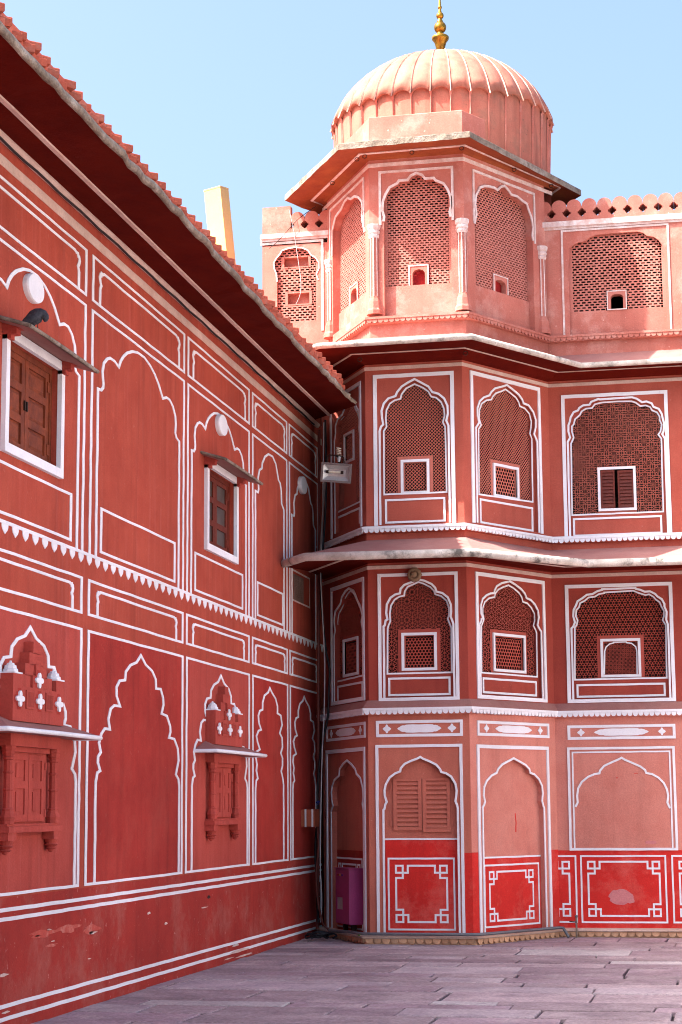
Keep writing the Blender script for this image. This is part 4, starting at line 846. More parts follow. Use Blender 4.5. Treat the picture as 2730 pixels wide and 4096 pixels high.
for ar_, jb, sill, win, dp in ((arR, Q(P, cC, [(415, 640), (1357, 640), (1357, 1400), (420, 1420)], -.05), None, Q(P, cC, [(820, 1245), (950, 1245), (950, 1415), (820, 1415)], -.05), .05),
                        (arL, Q(P, cA, [(-5, 1330), (430, 1290), (432, 2020), (-5, 2090)], -.035), None, None, .035)):
    sill = jb[2]; bb = bbox(ar_); m = M(); sheet(m, P, rect(bb[0]-.02, bb[1]+.02, bb[2]-.02, sill), (), -dp); m.build('niche_back', PINK, w3)
    m = M(); ex = None
    if win:
        ex = (win[0]-.05, win[1]+.05, sill, win[3]+.05); ww = win[1]-win[0]; win = (win[0], win[1], sill+.004, win[3])
        hole = [(win[0], win[2]), (win[1], win[2]), (win[1], win[3]-.035), (win[1]-ww*.12, win[3]-.012), (win[1]-ww*.3, win[3]), (win[0]+ww*.3, win[3]), (win[0]+ww*.12, win[3]-.012), (win[0], win[3]-.035)]
        sheet(m, P, rect(*ex), [hole], -dp+.008); reveal(m, P, hole, -dp+.008, -dp-.12); reveal(m, P, rect(*ex), -dp+.008, -dp-.004)
        ribs(P, [frame_loop(ex, .014)], .014, WORN, 'window_frame', w3, -dp+.008, .006, True)
        jali(m, P, 'slots', (jb[0], jb[1], sill, bb[3]+.02), -dp, ex, rect(jb[0], jb[1], sill, bb[3]+.02), dep=.008, pitch=.0735)
    else:
        holes = [Q(P, cA, [(95, 1395), (350, 1375), (350, 1475), (98, 1495)], -dp), Q(P, cA, [(135, 1765), (362, 1750), (362, 1865), (138, 1885)], -dp)]
        class Ex:  # two blocked openings in the old screen
            pass
        import types
        mm = M(); jali(mm, P, 'slots', (jb[0], jb[1], sill, bb[3]+.02), -dp, None, rect(jb[0], jb[1], sill, bb[3]+.02), dep=.008, pitch=.0735)
        keep = M(); nf = len(mm.v)//12
        for k in range(nf):
            vs = mm.v[12*k:12*k+12]; cu = (Vector(vs[0])+Vector(vs[2])).xy/2; uu = cu.x+8; zz = (vs[0][2]+vs[2][2])/2
            if any(h[0]-.03 < uu < h[1]+.03 and h[2]-.01 < zz < h[3]+.015 for h in holes): continue
            keep.add(vs, [(i, (i+1) % 4, 4+(i+1) % 4, 4+i) for i in range(4)]+[(4+i, 4+(i+1) % 4, 8+(i+1) % 4, 8+i) for i in range(4)])
        m = keep
        for h in holes:
            hb = (h[0]-.036, h[1]+.036, h[2]-.012, h[3]+.02); sheet(m, P, rect(*hb), [rect(*h)], -dp+.003); reveal(m, P, rect(*h), -dp+.003, -dp-.10)
            b_ = M(); sheet(b_, P, rect(*h), (), -dp-.10); b_.build('blocked_opening', PINK, w3)
    for r_ in (rect(bb[0]-.03, jb[0]+.002, sill, bb[3]+.03), rect(jb[1]-.002, bb[1]+.03, sill, bb[3]+.03)): sheet(m, P, r_, (), -dp+.0005)
    m.build('jali_screen', PINKJ, w3)
ribs(P, [arL[1:-1]], .018, WORN, 'arch_outline', w3, 0, .008)
frL = Q(P, cA, [(-150, 1250), (498, 1205), (500, 2140), (-150, 2200)])
ribs(P, [[(frL[1], frL[2]), (frL[1], frL[3]), (frL[0], frL[3])]], .034, WORN, 'raised_frame', w3, 0, .010)
# end of the wall, its roof and the rooms behind the screens
m = M(); Pe = Pl((-6.18, 28), (-6.18, YW)); sheet(m, Pe, rect(0, Pe.len, 0, 10.03)); m.build('end_wall', PINK, facade)
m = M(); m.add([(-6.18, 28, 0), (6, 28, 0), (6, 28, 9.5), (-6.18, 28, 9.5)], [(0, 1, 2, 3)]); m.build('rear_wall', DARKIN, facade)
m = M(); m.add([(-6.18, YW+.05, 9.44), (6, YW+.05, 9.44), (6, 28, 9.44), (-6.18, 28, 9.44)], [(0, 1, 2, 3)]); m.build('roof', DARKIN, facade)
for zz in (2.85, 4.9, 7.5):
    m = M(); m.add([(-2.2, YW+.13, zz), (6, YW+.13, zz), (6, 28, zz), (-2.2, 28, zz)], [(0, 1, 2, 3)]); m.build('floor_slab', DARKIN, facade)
m = M(); Pe = Pl((6, YW), (6, 28)); sheet(m, Pe, rect(0, Pe.len, 0, 9.5)); m.build('end_wall', PINK, facade)
# ledge and parapet of round-topped merlons with stepped openings between them
m = M()
for (x0, x1, za, zb_) in ((-2.24, 6.0, ZP, 9.52), (-6.20, -5.20, 9.56, 9.625)):
    boxP(m, P, U(x0), U(x1), za, zb_, -.34, .045); boxP(m, P, U(x0), U(x1), za-.035, za, -.01, .02)
m.build('parapet_ledge', WORN, facade)
def merlon_mesh():
    h = .1025; c = .123; lp = [(-h, 0), (h, 0)]
    half = [(h, c-.058), (h-.018, c-.058), (h-.018, c-.038), (h-.036, c-.038), (h-.036, c-.018), (h-.056, c-.018), (h-.056, c+.018), (h-.036, c+.018), (h-.036, c+.038), (h-.018, c+.038), (h-.018, c+.054), (h-.0015, c+.054), (h-.0015, c+.085)]
    lp += half; R = h-.002; zc = c+.085
    for k in range(1, 12): t = math.pi*k/12; lp.append((R*math.cos(t), zc+R*math.sin(t)*1.02))
    lp += [(-u, z) for u, z in half[::-1]]
    vs, fs = tri2d(lp); m = M(); t = .16
    m.add([(u, -t, z) for u, z in vs], fs); m.add([(u, t, z) for u, z in vs], fs)
    k = len(lp); m.add([(u, -t, z) for u, z in lp]+[(u, t, z) for u, z in lp], [(i, (i+1) % k, k+(i+1) % k, k+i) for i in range(k)])
    me = bpy.data.meshes.new('merlon'); me.from_pydata(m.v, [], m.f); me.materials.append(PINK); return me
MM = merlon_mesh(); x0 = P.uv(*cC([(835, 365)])[0])[0]-8+.1025
k = -5
while x0+k*.2055 < 5.9:
    inst('merlon', MM, P.mat(U(x0+k*.2055), 9.52+random.uniform(-.004, .003), -.16), facade); k += 1
for k in range(3): inst('merlon', MM, P.mat(U(-5.36+k*-.2055+.10), 9.625, -.16), facade)
m = M(); boxP(m, P, U(-6.18), U(-5.77), 9.625, 10.03, -.12, 0.0); m.build('parapet_block', PINK, facade)

# ================================================================== THE LONG WING ON THE LEFT
wing = thing('palace_wing', 'long shaded red palace wing with white painted arches under a deep eave', 'building', (-5.45, 14.0, 0))
XL = -5.45; PLW = Pl((XL, -6), (XL, 25.4)); P = PLW
V = lambda y: y+6.0
JZ = 6.90
WINS = [14.09, 19.87]
win_holes = [rect(V(c-.59), V(c+.585), 4.46, 5.335) for c in WINS]
m = M(); sheet(m, P, rect(0, V(25.4), -.03, JZ+.05), win_holes)
for h in win_holes: reveal(m, P, h, 0, -.10)
wl = m.build('wall', TERRA, wing)
BAYS = [(12.83, 15.35), (15.52, 18.43), (18.56, 21.15), (21.30, 23.09), (23.22, 24.94)]
LBAYS = list(BAYS)
# levels read off the second bay
zz = lambda c, x, y: P.uv(*c([(x, y)])[0])[1]
z_ft, z_fb = zz(c2, 165, 40), zz(c2, 160, 478)              # frieze frame top, bottom
z_it = zz(c2, 280, 235)
z_mt = 6.085; z_sc = 3.862
z_p1, z_p0 = zz(c4, 862, 592), zz(c4, 852, 972)             # low panel in the upper bays
z_g1, z_g0 = zz(c4, 755, 1188), zz(c4, 752, 1495)           # lower frieze frame
z_gi = zz(c4, 850, 1300)
z_l1 = zz(c4, 750, 1612); z_l0 = zz(c7, 30, 1270)
LW = .034
class PlS(Pl):
    def __init__(s, P, k): s.P = P; s.k = k
    def pt(s, u, z, o=0.0): return s.P.pt(u/s.k, z, o)
PS_ = PlS(P, .42)
def ribL(lines, w, name, o=0.0, t=.005, closed=False, mtl=WHITE):
    m = M()
    for l in lines:
        ll = wob([(u*.42, z) for u, z in l], .12, .0026, closed)
        if closed: ribbon(m, PS_, ll, w, o, t, True)
        else: ribbon(m, PS_, ll, w, o, t)
    return m.build(name, mtl, wl)
# base colours painted on the lower wall
m = M(); plate(m, P, rect(0, V(25.4), .0, z_l0-.015), 0, .003); m.build('painted_dado', DADO, wl)
for i, (y0, y1) in enumerate(LBAYS):
    m = M(); plate(m, P, rect(V(y0+.02), V(y1-.02), z_l0, z_l1-.02), 0, .003); m.build('painted_field', ROSE if i in (0, 2) else DEEP, wl)
m = M(); plate(m, P, rect(0, V(12.6), z_l0, z_l1-.02), 0, .003); m.build('painted_field', DEEP, wl)

up2 = UV(P, c2([(215, 1305), (245, 1320), (263, 1295), (266, 1255), (258, 1150), (270, 1065), (300, 1025), (330, 1018), (370, 1045), (412, 1102), (428, 1045), (455, 1000), (490, 970), (540, 955), (590, 966), (650, 1010), (705, 1085), (750, 1170), (785, 1260), (825, 1395), (860, 1388), (890, 1410), (920, 1470), (943, 1560), (948, 1640), (942, 1720), (955, 1770), (980, 1803)]))
lo2 = UV(P, c7([(65, 740), (74, 692), (88, 682), (76, 640), (78, 610), (91, 588), (82, 540), (95, 492), (112, 466), (138, 470), (130, 420), (142, 365), (160, 348), (190, 352), (172, 300), (172, 255), (188, 222), (216, 218), (220, 175), (243, 142), (275, 128), (297, 92), (322, 140), (355, 172), (373, 215), (375, 262), (398, 264), (411, 310), (413, 345), (403, 390), (430, 402), (447, 455), (448, 485), (441, 513), (468, 520), (486, 570), (490, 630), (476, 702), (489, 725), (493, 760)]))
up4 = UV(P, c3([(757, 1560), (780, 1575), (787, 1545), (785, 1500), (781, 1440), (795, 1365), (817, 1350), (822, 1300), (845, 1240), (880, 1215), (920, 1240), (950, 1310), (974, 1460), (990, 1490), (1000, 1560), (1004, 1685), (1025, 1740)]))
lo4 = UV(P, c9([(432, 810), (436, 770), (444, 758), (436, 715), (440, 685), (434, 650), (437, 615), (455, 602), (443, 565), (437, 530), (448, 502), (462, 496), (450, 460), (447, 420), (455, 395), (470, 388), (470, 350), (480, 312), (500, 295), (509, 272), (520, 297), (540, 330), (550, 370), (550, 408), (568, 420), (575, 470), (562, 515), (575, 540), (577, 590), (568, 622), (577, 650), (577, 690), (570, 720), (578, 755), (583, 792)]))
def fit(pts, y0, y1, b0, b1):
    """an arch traced in one bay set into another: same heights, the bay's own width"""
    return [(V(y0)+(u-V(b0))*(y1-y0)/(b1-b0), z) for u, z in pts]
def sym(pts, b0, b1):
    c = V((b0+b1)/2); n = len(pts); return pts
def cusp(y0, y1, zb_, zt, ins=.17):
    a_, b_ = V(y0)+ins, V(y1)-ins; h = zt-zb_; k = h*.16
    L_ = [(a_, zb_), (a_, zb_+h*.48), (a_+k*.55, zb_+h*.60), (a_+k*.1, zb_+h*.68), (a_-k*.25, zb_+h*.80), (a_+k*.1, zb_+h*.90), (a_+k*.5, zb_+h*.89), (a_+k*.75, zb_+h*.97), (a_+k*1.5, zb_+h*.96), (a_+k*2.2, zt)]
    return L_+[(a_+b_-u, z) for u, z in L_[::-1]]
for i, (y0, y1) in enumerate(BAYS):
    wd = .0235; s = y1-y0
    ribL([frame_loop((V(y0), V(y1), z_fb, z_ft), wd)], wd, 'painted_frame', 0, .005, True)
    ribL([cusp(y0, y1, z_fb+.02, z_it, .20 if s > 2.4 else .14)], wd, 'painted_cusped_line', 0, .006)
    ribL([[(V(y0)+wd/2, z_sc), (V(y0)+wd/2, z_mt-wd/2), (V(y1)-wd/2, z_mt-wd/2), (V(y1)-wd/2, z_sc)]], wd, 'painted_frame', 0, .005)
    src, b = (up2, BAYS[1]) if i < 3 else (up4, BAYS[3])
    ar_ = fit(src, y0, y1, *b); ar_ = [(ar_[0][0], z_sc)]+ar_+[(ar_[-1][0], z_sc)]
    ribL([ar_], wd, 'painted_arch', 0, .006)
    if i < 4:
        d = .30 if s > 2.4 else .24
        ribL([frame_loop((V(y0)+d, V(y1)-d, z_p0, z_p1), wd)], wd, 'painted_frame', 0, .005, True)
    y0, y1 = LBAYS[i]
    ribL([frame_loop((V(y0), V(y1), z_g0, z_g1), wd)], wd, 'painted_frame', 0, .005, True)
    ribL([cusp(y0, y1, z_g0+.02, z_gi, .24 if s > 2.4 else .15)], wd, 'painted_cusped_line', 0, .006)
    ribL([frame_loop((V(y0), V(y1), z_l0, z_l1), wd)], wd, 'painted_frame', .003, .005, True)
    src, b = (lo2, LBAYS[1]) if i < 3 else (lo4, LBAYS[3])
    ar_ = fit(src, y0, y1, *b); ar_ = [(ar_[0][0], z_l0+.02)]+ar_+[(ar_[-1][0], z_l0+.02)]
    ribL([ar_], wd, 'painted_arch', .003, .006)
# long lines: cream band under the eave, two above and two below the dado
ribs(P, [[(0, P.uv(600, 1164)[1]+.0), (V(25.3), P.uv(600, 1164)[1])]], .085, CREAM, 'painted_band', wl, 0, .006)
zl = [zz(crop(0, 3300, 1.4509), 300, y) for y in (193.5, 215.5)]
zs = [P.uv(x, y)[1] for x, y in ((640, 3853), (640, 3894))]
for z_ in zl+zs: ribs(P, [[(0, z_), (V(25.05), z_)]], .030, WHITE, 'painted_line', wl, .003, .005)
for za, zb_ in ((zl[1], -1), (zs[0], 1)):
    q = M(); u = V(24.93); g_ = .055
    ribbon(q, P, [(u-2*g_, za), (u-2*g_, za+zb_*1.4*g_), (u-.6*g_, za+zb_*1.4*g_), (u-.6*g_, za+zb_*2.6*g_), (u+g_*.6, za+zb_*2.6*g_)], .016, .008, .004); q.build('painted_key', WHITE, wl)
ribs(P, [[(V(24.96), zs[0]), (V(24.96), zl[1])]], .03, WHITE, 'painted_line', wl, .003, .005)
FLAKE = mat('flaked_pink_plaster', (.54, .105, .075), (.48, .065, .045), stain=(.66, .30, .24), stain_amt=.5, stain_scale=8, streak=0)
CHIP = mat('chipped_white_plaster', (.74, .62, .56), (.62, .40, .34), streak=0)
rq = random.Random(21)
def blotch(px, ru, rz, mtl, name, o=.003, n=18):
    u, z = P.uv(*px); m = M(); ph = rq.uniform(0, 6)
    plate(m, P, [(u+ru*math.cos(t)*(1+.25*math.sin(3*t+ph)+.18*math.sin(5*t+2*ph)+rq.uniform(-.1, .1)), z+rz*math.sin(t)*(1+.2*math.sin(4*t+ph)+rq.uniform(-.12, .12))) for t in [2*math.pi*i/n for i in range(n)]], o, o+.0018); m.build(name, mtl, wl)
c61 = crop(0, 2500, .829)
for x, y, a_, b_ in ((205, 1490, .30, .030), (330, 1465, .24, .032), (440, 1468, .22, .034), (250, 1545, .12, .012)): blotch(c61([(x, y)])[0], a_, b_, FLAKE, 'flaked_plaster')
for x, y, a_, b_ in ((445, 1485, .10, .012), (235, 1470, .05, .006), (180, 1500, .05, .006), (255, 1525, .04, .005), (15, 1690, .09, .012), (28, 1868, .08, .008), (1155, 1570, .42, .016), (1180, 1592, .34, .010), (1135, 1545, .14, .012), (718, 1390, .05, .012), (985, 1363, .12, .006), (1100, 1610, .2, .006), (800, 1440, .05, .012), (430, 1610, .04, .004), (1540, 1310, .05, .004)): blotch(c61([(x, y)])[0], a_, b_, CHIP, 'chipped_plaster', .009 if y > 1500 and x > 1000 else .003, 14)
blotch(c61([(1007, 1312)])[0], .06, .017, IRON, 'wall_hole')
# painted scalloped string course
sc = ribs(P, [[(0, z_sc), (V(25.25), z_sc)]], .028, WHITE, 'painted_string_course', wl, 0, .007)
def flat_tooth():
    lp = [(-.068, 0), (-.066, -.024), (-.052, -.046), (-.028, -.062), (0, -.080), (.028, -.062), (.052, -.046), (.066, -.024), (.068, 0)]
    k = len(lp); me = bpy.data.meshes.new('painted_scallop'); me.from_pydata([(x, -.005, z) for x, z in lp]+[(x, 0, z) for x, z in lp], [], [tuple(range(k))]+[(i, (i+1) % k, k+(i+1) % k, k+i) for i in range(k)]); me.materials.append(WHITE); return me
FT = flat_tooth(); y_ = 12.9
while y_ < 25.25:
    inst('painted_scallop', FT, P.mat(V(y_), z_sc-.012, 0), wl); y_ += .219

# deep eave of the wing: sagging soffit, broken lime edge, two courses of bricks set cornerwise
def y_end(x): return 23.22+(-4.56-x)*1.64
NY = 150; rnd = random.Random(11)
sag = [(.02*math.sin(i*.13)+rnd.uniform(-.008, .008), rnd.uniform(-.014, .014)) for i in range(NY+1)]
def erow(x, z, jx=0, jz=0, ch=0):
    o = []
    for i in range(NY+1):
        t = i/NY; y = -6+(y_end(x)+6)*t; k = 1-(1-t)**2
        broken = ch*rnd.uniform(.0, 1) if t > .965 else 0
        o.append(Vector((x+sag[i][1]*jx-broken*.05, y, z+sag[i][0]*jz+broken*.02)))
    return o
XE, ZE = -4.555, 6.775
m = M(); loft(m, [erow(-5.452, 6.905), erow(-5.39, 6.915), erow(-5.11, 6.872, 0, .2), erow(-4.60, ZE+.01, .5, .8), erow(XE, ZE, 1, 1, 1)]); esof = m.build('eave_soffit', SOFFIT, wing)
m = M(); loft(m, [erow(XE-.03, ZE-.002, 1, 1), erow(XE, ZE-.008, 1.2, 1, 1), erow(XE+.010, ZE+.025, 1.5, 1, 1), erow(XE, ZE+.056, 1.2, 1.1, 1), erow(XE-.05, ZE+.066, .8, 1), erow(-4.9, 6.93), erow(-5.5, 6.98)]); m.build('eave_edge', OLDLIME, esof, True)
m = M(); loft(m, [erow(-5.135, 6.873, 0, .2), erow(-5.130, 6.858, 0, .2), erow(-5.085, 6.852, 0, .2), erow(-5.080, 6.868, 0, .2)]); m.build('painted_line', CREAM, esof)
m = M(); loft(m, [[Vector((x, y, z)) for y in (-6, 24.9)] for x, z in ((-5.45, 6.86), (-5.425, 6.862), (-5.40, 6.895), (-5.40, 6.912))]); m.build('painted_line', CREAM, esof)
m = M(); pth = []
for i in range(60): t = i/59; pth.append((-5.418, 9+t*15.6, 6.853+.006*math.sin(i*1.7)))
tube(m, pth, .011, 6); m.build('eave_cable', BLACKP, wing)
def brick_mesh(s, h):
    d = s*.7071; m = M(); c = .006
    vs = [(d, 0, 0), (0, d, 0), (-d, 0, 0), (0, -d, 0)]; lo = [(x*.97, y*.97, .0) for x, y, _ in vs]; mi = [(x, y, c) for x, y, _ in vs]; hi = [(x, y, h-c) for x, y, _ in vs]; tp = [(x*.97, y*.97, h) for x, y, _ in vs]
    m.add(lo+mi+hi+tp, [(3, 2, 1, 0), (12, 13, 14, 15)]+[(4*r+k, 4*r+(k+1) % 4, 4*r+4+(k+1) % 4, 4*r+4+k) for r in range(3) for k in range(4)])
    me = bpy.data.meshes.new('brick'); me.from_pydata(m.v, [], m.f); me.materials.append(BRICKM); return me
B1 = brick_mesh(.185, .060); crs = []
m = M(); loft(m, [[Vector((x, y, z)) for y in (-6, 22.9)] for x, z in ((-4.672, 6.84), (-4.668, 7.032), (-5.2, 7.06), (-5.6, 7.0))]); bed = m.build('brick_bedding', BRICKM, wing)
y_ = 8.2; i_ = 0
while y_ < 22.9:
    for c_ in (0, 1, 2):
        if random.random() < .04 and c_ == 2: continue
        yy = y_+(.1175 if c_ == 1 else 0)
        inst('brick', B1, Matrix.Translation((-4.738+random.uniform(-.02, .02)-.008*c_, yy+random.uniform(-.012, .012), 6.858+c_*.061+random.uniform(-.004, .006))) @ Matrix.Rotation(random.uniform(-.09, .09), 4, 'Z') @ Matrix.Rotation(random.uniform(-.04, .04), 4, 'X'), bed)
    y_ += .235
m = M(); m.add([(-5.5, -6, 7.0), (-12, -6, 7.0), (-12, 29, 7.0), (-5.5, 29, 7.0)], [(0, 1, 2, 3)]); m.build('roof', DUSTY, wing)
m = M(); Pe = Pl((-12, -6), (XL, -6)); sheet(m, Pe, rect(0, Pe.len, 0, 7)); Pe = Pl((-12, 29), (-12, -6)); sheet(m, Pe, rect(0, Pe.len, 0, 7)); Pe = Pl((-6.19, 29), (-12, 29)); sheet(m, Pe, rect(0, Pe.len, 0, 7)); m.build('rear_wall', TERRA, wing)

m = M(); Pq_ = Pl((-5.5, -6), (-5.5, 25.4)); boxP(m, Pq_, 0, Pq_.len, 6.95, 7.55, -.3, 0); m.build('roof_sun_block', TERRA, wing)  # hidden box added to stop sun leaking over the roof onto the tower

# windows with white surrounds under sloping stone hoods
P = PLW
def hood(c, z_w, z_o, xo, half0, half1, th, par, mtl_e, mtl_t, brk=None):
    a_, b_ = c-half0, c+half1; eo = xo-XL
    m = M(); m.add([P.pt(V(a_), z_w+th, -.01), P.pt(V(b_), z_w+th, -.01), P.pt(V(b_), z_o+th, eo), P.pt(V(a_), z_o+th, eo),
                    P.pt(V(a_), z_w, -.01), P.pt(V(b_), z_w, -.01), P.pt(V(b_), z_o, eo-.01), P.pt(V(a_), z_o, eo-.01)],
                   [(0, 3, 2, 1), (4, 5, 6, 7)]); h = m.build('hood', mtl_t, par)
    m = M(); tube(m, [P.pt(V(a_)-.004, z_w+th/2, 0), P.pt(V(a_)-.004, z_o+th/2, eo)], th*.52, 8); tube(m, smooth_path([P.pt(V(a_)-.004, z_o+th/2, eo-.003), P.pt(V(a_*.5+b_*.5), z_o+th/2+.004, eo), P.pt(V(b_)+.004, z_o+th/2, eo-.003)], 5), th*.55, 8); tube(m, [P.pt(V(b_)+.004, z_w+th/2, 0), P.pt(V(b_)+.004, z_o+th/2, eo)], th*.52, 8)
    m.build('hood_edge', mtl_e, par, True)
    if brk:
        for y in brk:
            m = M(); u = V(y)
            for w_, z_a, z_b, e_ in ((.05, z_w-.05, z_w-.008, eo*.55), (.045, z_w-.095, z_w-.05, eo*.42), (.04, z_w-.13, z_w-.095, eo*.25)): boxP(m, P, u-w_, u+w_, z_a, z_b, 0, e_)
            m.build('bracket', ROSE, par)
for wi, c in enumerate(WINS):
    zb_, zt_ = 4.40, 5.40
    m = M(); ribbon(m, P, frame_loop((V(c-.66), V(c+.655), zb_+.005, zt_), .075), .075, 0, .040, True); win = m.build('window', WHITE, wing)
    hood(c, 5.425, 5.335, -5.169, .80, .80, .030, win, OLDLIME if wi else OLDLIME, DUSTY, (c-.62, c+.62))
    u0, u1, za, zb2 = V(c-.59), V(c+.585), 4.46, 5.335; wm = WOODR if wi else WOOD
    m = M(); ribbon(m, P, frame_loop((u0, u1, za, zb2), .05), .05, -.085, .035, True); m.build('casing', wm, win)
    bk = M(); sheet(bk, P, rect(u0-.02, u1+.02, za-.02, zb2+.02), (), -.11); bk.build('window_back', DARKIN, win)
    for s in (0, 1):
        a_ = u0+.05+s*(u1-u0-.1)/2+(.004 if s else 0); b_ = a_+(u1-u0-.1)/2-.004; hz_ = (zb2-za-.1); st_ = .075
        holes = []
        for r_ in range(3):
            h0 = za+.05+hz_*(r_/3)+(.055 if r_ == 0 else .035); h1 = za+.05+hz_*((r_+1)/3)-(.05 if r_ == 2 else .03); holes.append((a_+st_, b_-st_, h0, h1))
        lf = M(); sheet(lf, P, rect(a_, b_, za+.05, zb2-.05), [rect(*h) for h in holes], -.06); reveal(lf, P, rect(a_, b_, za+.05, zb2-.05), -.06, -.09)
        for h in holes: reveal(lf, P, rect(*h), -.06, -.078)
        leaf = lf.build('shutter' if wi == 0 else 'casement', wm, wing)
        for h in holes:
            p = M()
            if wi == 0:
                sheet(p, P, rect(*h), (), -.078); k = rect(h[0]+.045, h[1]-.045, h[2]+.035, h[3]-.035); sheet(p, P, k, (), -.066)
                q_ = rect(h[0]+.02, h[1]-.02, h[2]+.015, h[3]-.015); p.add([P.pt(*x, -.0775) for x in q_]+[P.pt(*x, -.066) for x in k], [(i, (i+1) % 4, 4+(i+1) % 4, 4+i) for i in range(4)]); p.build('panel', wm, leaf)
            else: sheet(p, P, rect(*h), (), -.076); p.build('pane', GLASSD, leaf)
        if wi == 0:
            p = M(); boxP(p, P, b_-.03 if s == 0 else a_+.01, b_-.01 if s == 0 else a_+.03, (za+zb2)/2-.04, (za+zb2)/2+.04, -.06, -.045); p.build('latch', IRON, leaf)
        for z_h in (za+.17, zb2-.17):
            p = M(); uu = a_+.0 if s == 0 else b_-.045; boxP(p, P, uu, uu+.045, z_h-.045, z_h+.045, -.06, -.05); p.build('hinge', wm, leaf)
# white oval plaques in the tops of three arches
for x, y, cc in ((305, 610, c1), (426, 950, c3), (1190, 1513, c3)):
    u, z = P.uv(*cc([(x, y)])[0]); u -= .03
    m = M(); n = 28; prof = [(1, 0), (1.0, .035), (.96, .05), (.55, .054), (.0, .056)]
    rows_ = [[P.pt(u+.185*f*math.cos(2*math.pi*k/n), z+.118*f*math.sin(2*math.pi*k/n), o) for k in range(n)] for f, o in prof[:-1]]
    loft(m, rows_, True); m.add(rows_[-1], [tuple(range(n))]); m.build('oval_plaque', WHITE, wing)
# ventilator grille near the corner
qv = Q(P, cF, [(92, 312), (170, 335), (173, 552), (92, 520)]); m = M(); ribbon(m, P, frame_loop(qv, .03), .03, 0, .012, True); vent = m.build('ventilator', GRILLE, wing)
m = M(); n_ = 14
for k in range(1, n_): bars(m, P, [((qv[0]+(qv[1]-qv[0])*k/n_, qv[2]), (qv[0]+(qv[1]-qv[0])*k/n_, qv[3])), ((qv[0], qv[2]+(qv[3]-qv[2])*k/n_), (qv[1], qv[2]+(qv[3]-qv[2])*k/n_))], .014, .006, .008)
m.build('mesh', GRILLE, vent); m = M(); sheet(m, P, rect(*qv), (), .002); m.build('vent_back', DARKIN, vent)
qv2 = Q(P, cF, [(82, 268), (228, 332), (232, 590), (84, 530)]); ribs(P, [frame_loop(qv2, .022)], .022, WORN, 'painted_frame', wl, 0, .004, True)

